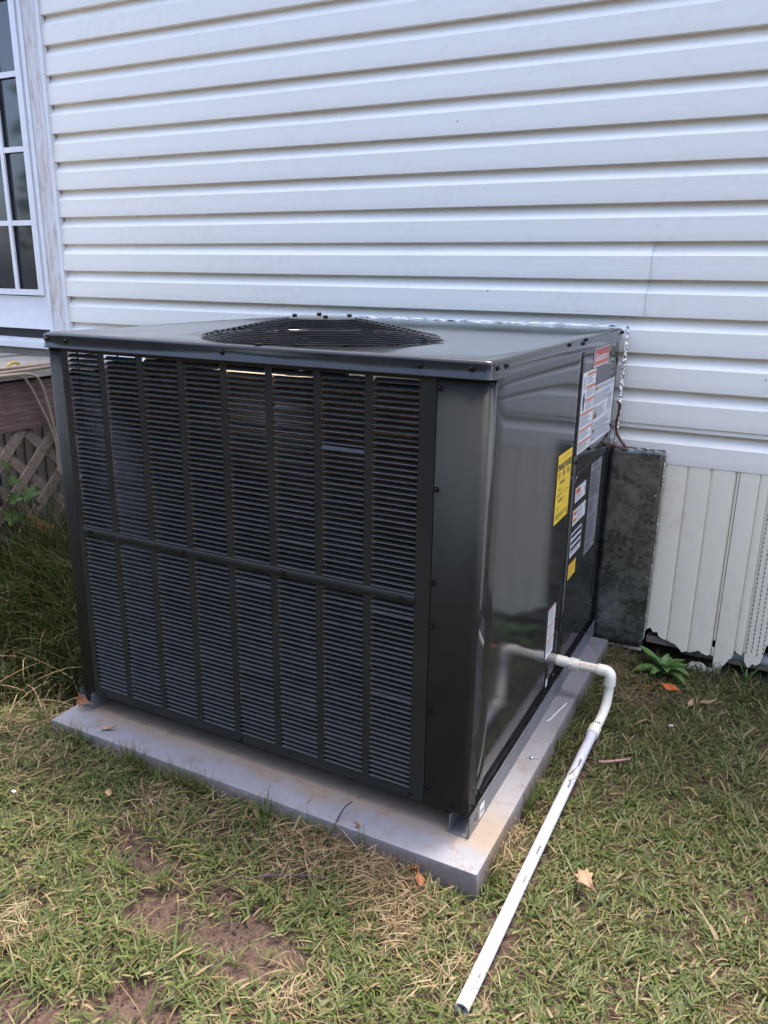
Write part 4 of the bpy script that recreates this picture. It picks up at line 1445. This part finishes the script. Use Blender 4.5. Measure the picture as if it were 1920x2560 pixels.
o = MB().box(0.318, 0.336, 0.776, 0.788, 0.022, 0.030)
o = bevel_box('plastic_scrap', (0.320, 0.332, 0.777, 0.785, 0.022, 0.027), 0.002, MAT['scrap'])
tag(o, 'white plastic scrap in the dark grass', 'litter')
o = bevel_box('bottle_cap', (-1.078, -1.068, -0.327, -0.320, 0.024, 0.029), 0.002, MAT['scrap'])
tag(o, 'small bluish white scrap in the left grass', 'litter')

tw = empty('twig', (-0.28, -0.16, 0.02))
tag(tw, 'thin dark forked twig leaning on the front edge of the pad', 'twig')
MB().tube(spline([(-0.268, -0.045, 0.100), (-0.281, -0.060, 0.088), (-0.287, -0.090, 0.062), (-0.279, -0.130, 0.036), (-0.272, -0.165, 0.022)], 6), [0.0016 + 0.00004 * i for i in range(25)], 6).build('stem', MAT['twig'], tw, smooth=True)
MB().tube(spline([(-0.276, -0.15, 0.030), (-0.31, -0.195, 0.026), (-0.345, -0.243, 0.022), (-0.395, -0.286, 0.018)], 6), 0.0022, 6).build('branch', MAT['twig'], tw, smooth=True)
MB().tube(spline([(-0.395, -0.286, 0.018), (-0.34, -0.252, 0.024), (-0.27, -0.215, 0.022), (-0.243, -0.204, 0.018)], 6), 0.0026, 6).build('branch', MAT['twig'], tw, smooth=True)

# ================================================================== VEGETATION
def blades(name, base, head, inc, L_, wid, curl, mat, droop=0.0, segs=3, seed=0):
    """base (n,3); head heading angle; inc start inclination above ground; curl = change of inclination along the blade"""
    base = base.copy(); base[:, 2] += berm(base[:, 0], base[:, 1])
    n0 = len(head)
    nv = 2 * segs + 1
    V = np.zeros((n0, nv, 3), np.float32)
    pos = base.copy()
    inc = inc.copy()
    hd = head.copy()
    sidew = wid
    for s_ in range(segs + 1):
        t = s_ / segs
        wv_ = sidew * (1.0 if t < 0.01 else (1 - t ** 1.6)) * (0.75 if t < 0.01 else 1.0)
        sx_, sy_ = -np.sin(hd), np.cos(hd)
        if s_ < segs:
            V[:, 2 * s_, 0] = pos[:, 0] + sx_ * wv_ / 2
            V[:, 2 * s_, 1] = pos[:, 1] + sy_ * wv_ / 2
            V[:, 2 * s_, 2] = pos[:, 2]
            V[:, 2 * s_ + 1, 0] = pos[:, 0] - sx_ * wv_ / 2
            V[:, 2 * s_ + 1, 1] = pos[:, 1] - sy_ * wv_ / 2
            V[:, 2 * s_ + 1, 2] = pos[:, 2] + wv_ * 0.25 * np.cos(hd * 3)
        else:
            V[:, 2 * s_] = pos
        st = L_ / segs
        pos = pos + np.stack([np.cos(hd) * np.cos(inc) * st, np.sin(hd) * np.cos(inc) * st, np.sin(inc) * st], 1)
        pos[:, 2] = np.maximum(pos[:, 2], 0.003 + 0.01 * rng.random(n0) + berm(pos[:, 0], pos[:, 1]))
        inc = inc + curl / segs
        hd = hd + droop * rng.normal(0, 1, n0) / segs
    idx = (np.arange(n0) * nv)[:, None]
    quads = []
    for s_ in range(segs - 1):
        quads.append(idx + np.array([2 * s_, 2 * s_ + 1, 2 * s_ + 3, 2 * s_ + 2]))
    quads = np.stack(quads, 1).reshape(-1, 4)
    tris = idx + np.array([2 * segs - 2, 2 * segs - 1, 2 * segs])
    me = bpy.data.meshes.new(name)
    me.vertices.add(n0 * nv)
    me.vertices.foreach_set('co', V.reshape(-1))
    loops = np.concatenate([quads.reshape(-1), tris.reshape(-1)])
    tot = np.concatenate([np.full(len(quads), 4), np.full(len(tris), 3)])
    st_ = np.concatenate([[0], np.cumsum(tot)[:-1]])
    me.loops.add(len(loops))
    me.loops.foreach_set('vertex_index', loops.astype(np.int32))
    me.polygons.add(len(tot))
    me.polygons.foreach_set('loop_start', st_.astype(np.int32))
    me.update(calc_edges=True)
    me.shade_smooth()
    return mesh_obj(name, me, MAT[mat])


def in_pad(x, y, mrg=0.0):
    return ((x > px0 - mrg) & (x < px1 + mrg) & (y > py0 - mrg) & (y < py1 + mrg)) | ((np.abs(x - 0.135) < 0.019) & (y > -0.37) & (y < 0.66))


# bare mud patches: (x, y, rx, ry)
MUD = [(-0.30, -0.43, 0.10, 0.085), (-0.50, -0.43, 0.07, 0.06), (-0.62, -0.32, 0.07, 0.045), (-0.72, -0.30, 0.05, 0.035), (-0.57, -0.73, 0.12, 0.05), (-0.37, -0.62, 0.09, 0.05),
       (0.23, 0.92, 0.05, 0.07), (-0.42, -0.34, 0.05, 0.03), (-0.75, -0.52, 0.04, 0.03)]
def bare(x, y):
    k = np.ones_like(x)
    for mx_, my_, ra, rb_ in MUD:
        d = np.sqrt(((x - mx_) / ra) ** 2 + ((y - my_) / rb_) ** 2)
        d = d + 0.35 * np.sin(x * 70 + my_ * 30) * np.sin(y * 83 + mx_ * 20)
        k = np.minimum(k, np.clip((d - 0.75) / 0.55, 0.06, 1))
    return k


def scatter(nn, x0, x1, y0, y1):
    x = rng.uniform(x0, x1, nn); y = rng.uniform(y0, y1, nn)
    ok = ~in_pad(x, y, 0.004) & (y < YW - 0.02) & ~((x < -1.25) & (y > 0.05)) & ~((x < -2.2))
    return x[ok], y[ok]


def lawn(name, tufts, x0, x1, y0, y1, per=(3, 7), scale=1.0, label=''):
    tx, ty = scatter(tufts, x0, x1, y0, y1)
    clump = 0.5 + 0.5 * np.sin(tx * 17 + 1.3 * np.sin(ty * 11)) * np.sin(ty * 19 + 1.7 * np.sin(tx * 9))
    keep = rng.random(len(tx)) < bare(tx, ty) * (0.45 + 0.55 * clump)
    tx, ty, clump = tx[keep], ty[keep], clump[keep]
    k = rng.integers(per[0], per[1], len(tx))
    bx_, by_, cl = np.repeat(tx, k), np.repeat(ty, k), np.repeat(clump, k)
    n0 = len(bx_)
    bx_ = bx_ + rng.normal(0, 0.006, n0); by_ = by_ + rng.normal(0, 0.006, n0)
    ok = ~in_pad(bx_, by_, 0.0)
    bx_, by_, cl = bx_[ok], by_[ok], cl[ok]
    n0 = len(bx_)
    th0 = np.repeat(rng.uniform(0, 2 * math.pi, len(k)), k)[ok]
    head = th0 + rng.normal(0, 1.1, n0)
    L_ = (0.018 + 0.036 * rng.random(n0) ** 1.4 + 0.012 * cl) * scale
    inc = R(8) + R(50) * rng.random(n0) ** 1.6
    wid = (0.0018 + 0.0042 * rng.random(n0) ** 1.5) * (0.7 + 0.3 * scale)
    curl = -R(20) - R(60) * rng.random(n0)
    base = np.stack([bx_, by_, np.full(n0, 0.0) + 0.012 * rng.random(n0)], 1)
    o = blades(name, base, head, inc, L_, wid, curl, 'grass', 0.25)
    return tag(o, label, 'grass', kind='stuff')


lawn('lawn_grass', 27000, -1.95, 0.95, -0.95, 1.22, label='short patchy green and tan lawn grass around the pad')
lawn('outer_lawn_grass', 9000, -3.5, 4.0, -3.0, 1.2, (4, 7), 1.8, label='lawn grass farther out beyond the picture')
# flat lying short thatch that fills the gaps
n0 = 42000
x, y = scatter(n0, -1.9, 0.9, -0.95, 1.22)
kp = rng.random(len(x)) < bare(x, y) * 0.9
x, y = x[kp], y[kp]; n0 = len(x)
o = blades('thatch', np.stack([x, y, 0.002 + 0.008 * rng.random(n0)], 1), rng.uniform(0, 6.28, n0), R(2) + R(14) * rng.random(n0), 0.018 + 0.03 * rng.random(n0), 0.0014 + 0.0018 * rng.random(n0), -R(10) - R(20) * rng.random(n0), 'thatch', 0.4)
tag(o, 'dry brown thatch lying between the grass blades', 'thatch', kind='stuff')
n0 = 30000
x, y = scatter(n0, -1.9, 0.95, -0.95, 1.22)
kp = rng.random(len(x)) < bare(x, y) ** 1.5 * (0.5 + 0.5 * np.sin(x * 13 + 2 * np.sin(y * 7)) ** 2)
x, y = x[kp], y[kp]; n0 = len(x)
o = blades('matted_grass', np.stack([x, y, 0.004 + 0.012 * rng.random(n0)], 1), rng.uniform(0, 6.28, n0), R(2) + R(22) * rng.random(n0) ** 1.5, 0.016 + 0.026 * rng.random(n0), 0.003 + 0.0035 * rng.random(n0), -R(15) - R(30) * rng.random(n0), 'grass', 0.3)
tag(o, 'flat matted broad blades of the mown lawn', 'grass', kind='stuff')
# straw tangles: (x, y, radius, count)
STR = [(-0.33, -0.155, 0.06, 420), (-0.18, -0.115, 0.06, 420), (-0.10, -0.16, 0.06, 380), (-0.05, -0.25, 0.05, 220), (-0.72, -0.205, 0.05, 160), (-0.73, -0.62, 0.05, 200), (0.07, 0.03, 0.035, 260), (0.10, -0.31, 0.05, 160),
       (0.075, 0.12, 0.02, 90), (-0.15, -0.48, 0.05, 150), (0.12, 1.03, 0.05, 260), (0.20, 0.90, 0.06, 260), (0.09, 1.16, 0.04, 160), (-0.24, -0.10, 0.05, 260), (-1.10, -0.16, 0.10, 200), (-1.35, -0.10, 0.12, 300), (-0.55, -0.14, 0.10, 160), (0.30, 0.95, 0.12, 160)]
B_, H_, L2, I2 = [], [], [], []
for sx0, sy0, sr, cnt in STR:
    cnt = int(cnt * 0.62)
    a = rng.normal(0, sr * 0.75, (cnt, 2))
    xx_, yy_ = sx0 + a[:, 0], sy0 + a[:, 1]
    ok = ~in_pad(xx_, yy_, 0.003)
    xx_, yy_ = xx_[ok], yy_[ok]
    B_.append(np.stack([xx_, yy_, 0.012 + 0.028 * rng.random(len(xx_))], 1))
    H_.append(rng.uniform(0, 6.28, len(xx_)))
    L2.append(0.03 + 0.055 * rng.random(len(xx_)))
    I2.append(R(-5) + R(28) * rng.random(len(xx_)))
B_, H_, L2, I2 = np.concatenate(B_), np.concatenate(H_), np.concatenate(L2), np.concatenate(I2)
o = blades('straw', B_, H_, I2, L2, 0.0008 + 0.0017 * rng.random(len(H_)), -R(40) * rng.random(len(H_)), 'straw', 0.9, 5)
tag(o, 'tangles of dry tan straw heaped along the pad', 'straw', kind='stuff')
# upright blades along the pad edges
n0 = 2600
s_ = rng.random(n0)
side = rng.random(n0) < 0.55
x = np.where(side, px0 + (px1 - px0) * s_, px1 + 0.006 + 0.012 * rng.random(n0))
y = np.where(side, py0 - 0.006 - 0.02 * rng.random(n0), py0 + (py1 - py0) * s_)
cl = np.sin(x * 31 + y * 23) + np.sin(x * 13 - y * 47)
kp = cl > 0.0
x, y = x[kp], y[kp]; n0 = len(x)
o = blades('edge_grass', np.stack([x, y, np.zeros(n0)], 1), rng.uniform(0, 6.28, n0), R(45) + R(45) * rng.random(n0), 0.035 + 0.055 * rng.random(n0), 0.0018 + 0.0016 * rng.random(n0), -R(70) * rng.random(n0), 'grass', 0.3, 4)
tag(o, 'taller grass blades standing along the pad edge', 'grass', kind='stuff')
# rank grass left of the unit
n0 = 9500
x = rng.uniform(-2.18, -1.24, n0); y = rng.uniform(-0.12, 1.1, n0)
kp = (y > 0.0 + 0.1 * np.sin(x * 9)) & ~in_pad(x, y, 0.0)
x, y = x[kp], y[kp]; n0 = len(x)
hgt = np.clip((y + 0.10) / 0.5, 0.3, 1.15)
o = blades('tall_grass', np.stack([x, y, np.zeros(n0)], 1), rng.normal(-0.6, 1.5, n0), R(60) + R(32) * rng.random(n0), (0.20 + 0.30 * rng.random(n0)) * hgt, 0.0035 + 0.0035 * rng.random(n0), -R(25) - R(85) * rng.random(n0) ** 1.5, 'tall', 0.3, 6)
tag(o, 'long dark green uncut grass between the unit and deck, with shade in its colour', 'grass', kind='stuff')
n0 = 170
x = rng.uniform(-1.95, -1.22, n0); y = rng.uniform(-0.12, 0.45, n0)
kp = ~in_pad(x, y, 0.0)
x, y = x[kp], y[kp]; n0 = len(x)
o = blades('dry_tall_grass', np.stack([x, y, 0.01 + 0.05 * rng.random(n0)], 1), rng.normal(-0.4, 1.2, n0), R(5) + R(50) * rng.random(n0), 0.12 + 0.16 * rng.random(n0), 0.003 + 0.003 * rng.random(n0), -R(30) - R(60) * rng.random(n0), 'straw', 0.4, 6)
tag(o, 'dry bent blades in the long grass left of the unit', 'grass', kind='stuff')
# grass along the house on the right
n0 = 900
x = rng.uniform(0.06, 0.95, n0); y = YW - 0.005 - 0.16 * rng.random(n0) ** 1.5
kp = (np.sin(x * 37) + np.sin(x * 91 + y * 40)) > -0.5
x, y = x[kp], y[kp]; n0 = len(x)
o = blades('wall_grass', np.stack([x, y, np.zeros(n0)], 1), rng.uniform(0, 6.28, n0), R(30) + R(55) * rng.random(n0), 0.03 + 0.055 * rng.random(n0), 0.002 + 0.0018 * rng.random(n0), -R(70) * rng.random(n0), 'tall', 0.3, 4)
tag(o, 'grass growing against the broken skirting', 'grass', kind='stuff')


# crumbs of clay on the bare patches
oct_v = np.array([(1, 0, 0), (-1, 0, 0), (0, 1, 0), (0, -1, 0), (0, 0, 1), (0, 0, -1)], float)
oct_f = [(0, 2, 4), (2, 1, 4), (1, 3, 4), (3, 0, 4), (2, 0, 5), (1, 2, 5), (3, 1, 5), (0, 3, 5)]
cm = MB()
for mx_, my_, ra, rb_ in MUD:
    for q in range(230):
        a, rr = random.uniform(0, 6.28), math.sqrt(random.random()) * 1.15
        sz = random.choice((0.0012, 0.0016, 0.0022, 0.0034)) * random.uniform(0.7, 1.3)
        c0 = np.array((mx_ + ra * rr * math.cos(a), my_ + rb_ * rr * math.sin(a), -0.006 + 0.012 * fbm(mx_ + ra * rr * math.cos(a), my_ + rb_ * rr * math.sin(a), 3.0) + sz))
        cm.add((oct_v * sz * rng.uniform(0.6, 1.3, (6, 1)) + c0).tolist(), oct_f)
o = cm.build('soil_crumbs', MAT['soil'], raw=True)
tag(o, 'small clay crumbs lying on the bare soil patches', 'soil', kind='stuff')

# broad-leaved weed by the skirting
def strap_leaf(name, base, head, length, width, inc, curl, mat, parent, segs=7):
    vs, fs = [], []
    p = Vector(base); a = inc
    for i in range(segs + 1):
        t = i / segs
        w_ = width * (math.sin(math.pi * min(1, 0.12 + t * 0.9)) ** 0.8) / 2 if i < segs else 0.0005
        sd_ = Vector((-math.sin(head), math.cos(head), 0))
        up_ = Vector((-math.cos(head) * math.sin(a), -math.sin(head) * math.sin(a), math.cos(a)))
        vs += [p - sd_ * w_ + up_ * w_ * 0.45, p, p + sd_ * w_ + up_ * w_ * 0.45]
        p = p + Vector((math.cos(head) * math.cos(a), math.sin(head) * math.cos(a), math.sin(a))) * length / segs
        a += curl / segs
    for i in range(segs):
        fs += [(3 * i, 3 * i + 1, 3 * i + 4, 3 * i + 3), (3 * i + 1, 3 * i + 2, 3 * i + 5, 3 * i + 4)]
    return MB().add(vs, fs).build(name, MAT[mat], parent, smooth=True, angle=80, raw=True)
weed = empty('weed', (0.255, 1.13, 0))
tag(weed, 'green broad leaved weed rosette in front of the broken skirting', 'weed')
for k in range(22):
    hd = 2 * math.pi * k / 22 * 1.0 + random.uniform(-.25, .25) + (k % 2) * 0.4
    inner = k % 3 == 0
    strap_leaf('leaf', (0.255 + 0.008 * math.cos(hd), 1.13 + 0.008 * math.sin(hd), 0.018), hd, random.uniform(0.06, 0.085) if inner else random.uniform(0.085, 0.12), random.uniform(0.022, 0.032),
               R(random.uniform(50, 75)) if inner else R(random.uniform(22, 48)), -R(random.uniform(30, 80)), 'weed', weed)
# second small sprout at the right edge
spr = empty('sprout', (0.50, 1.19, 0))
tag(spr, 'small thin green sprout beside the skirting at the right edge', 'weed')
for k in range(5):
    strap_leaf('leaf', (0.50, 1.19, 0.0), R(72 * k + 20), random.uniform(0.05, 0.09), 0.008, R(random.uniform(55, 85)), -R(30), 'weed', spr)

# lobed vine leaves on the lattice at the left
vine = empty('vine', (XD + 0.05, 0.58, 0.02))
tag(vine, 'leafy green vine climbing the lattice at the left edge', 'vine')
MB().tube(spline([(XD + 0.02, 0.50, 0.0), (XD + 0.03, 0.54, 0.15), (XD + 0.03, 0.57, 0.30), (XD + 0.02, 0.55, 0.45), (XD + 0.02, 0.53, 0.6)], 6), 0.003, 6).build('stem', MAT['twig'], vine, smooth=True)
LOBE = []
for k in range(5):
    a = R(-100 + 50 * k) + math.pi / 2
    LOBE += [(math.cos(a - R(17)) * 0.62, math.sin(a - R(17)) * 0.62), (math.cos(a) * (1.0 if k == 2 else 0.85), math.sin(a) * (1.0 if k == 2 else 0.85)), (math.cos(a + R(17)) * 0.6, math.sin(a + R(17)) * 0.6)]
    if k < 4: LOBE.append((math.cos(a + R(25)) * 0.42, math.sin(a + R(25)) * 0.42))
LOBE.append((0.0, -0.12))
def vine_leaf(loc, size, rot):
    n2 = len(LOBE)
    vs = [(0, 0.12 * size, 0.0)] + [(p[0] * size, p[1] * size, size * 0.18 * (abs(p[0]) ** 1.5) * random.uniform(0.4, 1.3)) for p in LOBE]
    fs = [(0, 1 + i, 1 + (i + 1) % n2) for i in range(n2)]
    me = bpy.data.meshes.new('leaf')
    me.from_pydata(vs, [], fs)
    o = mesh_obj('leaf', me, MAT['vine'], vine, loc)
    o.rotation_euler = rot
for (y, z, s) in ((0.575, 0.535, 0.05), (0.66, 0.405, 0.060), (0.60, 0.40, 0.055), (0.565, 0.33, 0.06), (0.63, 0.30, 0.045), (0.57, 0.24, 0.055), (0.62, 0.17, 0.055), (0.56, 0.15, 0.06), (0.68, 0.36, 0.04), (0.60, 0.47, 0.045), (0.55, 0.09, 0.05)):
    vine_leaf((XD + 0.04 + random.uniform(0, 0.03), y, z), s, (R(random.uniform(35, 75)), R(random.uniform(-20, 20)), R(random.uniform(60, 150))))


# ================================================================== ADDED TREES (unseen behind the camera, to darken reflections and block low sky)
def make_tree(name, x, y, h, crown_r, label, seed):
    rs = random.Random(seed)
    t = empty(name, (x, y, 0))
    tag(t, label, 'tree', 'added unseen trees')
    tk = MB()
    tk.tube([(x, y, -0.1), (x + 0.1, y, h * 0.25), (x - 0.05, y + 0.1, h * 0.5), (x, y, h * 0.8)], [0.22, 0.17, 0.12, 0.05], 10)
    for k in range(7):
        a = 2 * math.pi * k / 7 + rs.uniform(-.3, .3)
        z0 = h * rs.uniform(0.25, 0.6)
        tk.tube([(x, y, z0), (x + math.cos(a) * crown_r * 0.4, y + math.sin(a) * crown_r * 0.4, z0 + h * 0.12), (x + math.cos(a) * crown_r * 0.8, y + math.sin(a) * crown_r * 0.8, z0 + h * 0.2)], [0.07, 0.05, 0.02], 7)
    tk.build('trunk', MAT['bark'], t, smooth=True)
    r2 = np.random.default_rng(seed)
    nc = 42
    u = r2.normal(0, 1, (nc, 3)); u /= np.linalg.norm(u, axis=1)[:, None]
    cen = np.array([x, y, h * 0.52]) + u * np.array([crown_r, crown_r, h * 0.46]) * (r2.random((nc, 1)) ** 0.5)
    P = (cen[:, None, :] + r2.normal(0, 0.34, (nc, 130, 3))).reshape(-1, 3)
    n1 = len(P)
    a = r2.normal(0, 1, (n1, 3)); a /= np.linalg.norm(a, axis=1)[:, None]
    b2_ = np.cross(a, r2.normal(0, 1, (n1, 3))); b2_ /= np.linalg.norm(b2_, axis=1)[:, None]
    sz = (0.09 + 0.09 * r2.random(n1))[:, None]
    V = np.stack([P - a * sz, P + b2_ * sz * 0.55, P + a * sz, P - b2_ * sz * 0.55], 1).reshape(-1, 3)
    F = np.arange(n1 * 4).reshape(-1, 4)
    me = bpy.data.meshes.new('crown')
    me.from_pydata(V.tolist(), [], F.tolist())
    mesh_obj('crown', me, MAT['crown'], t)
for i, (x, y, h, r_, lb) in enumerate(((-3.4, -7.5, 4.6, 2.0, 'unseen broad tree added for dark reflections, farthest left'), (0.2, -8.2, 5.2, 2.2, 'tallest unseen tree added for dark reflections, behind the camera'), (3.6, -7.4, 4.8, 2.1, 'unseen leafy tree added for dark reflections, right of the tallest'), (7.2, -5.0, 5.0, 2.2, 'unseen leafy tree added to block low sky, far right'), (-7.2, -5.5, 4.2, 2.0, 'unseen low tree added to block low sky, far left'))):
    make_tree('added_tree', x, y, h, r_, lb, 40 + i)
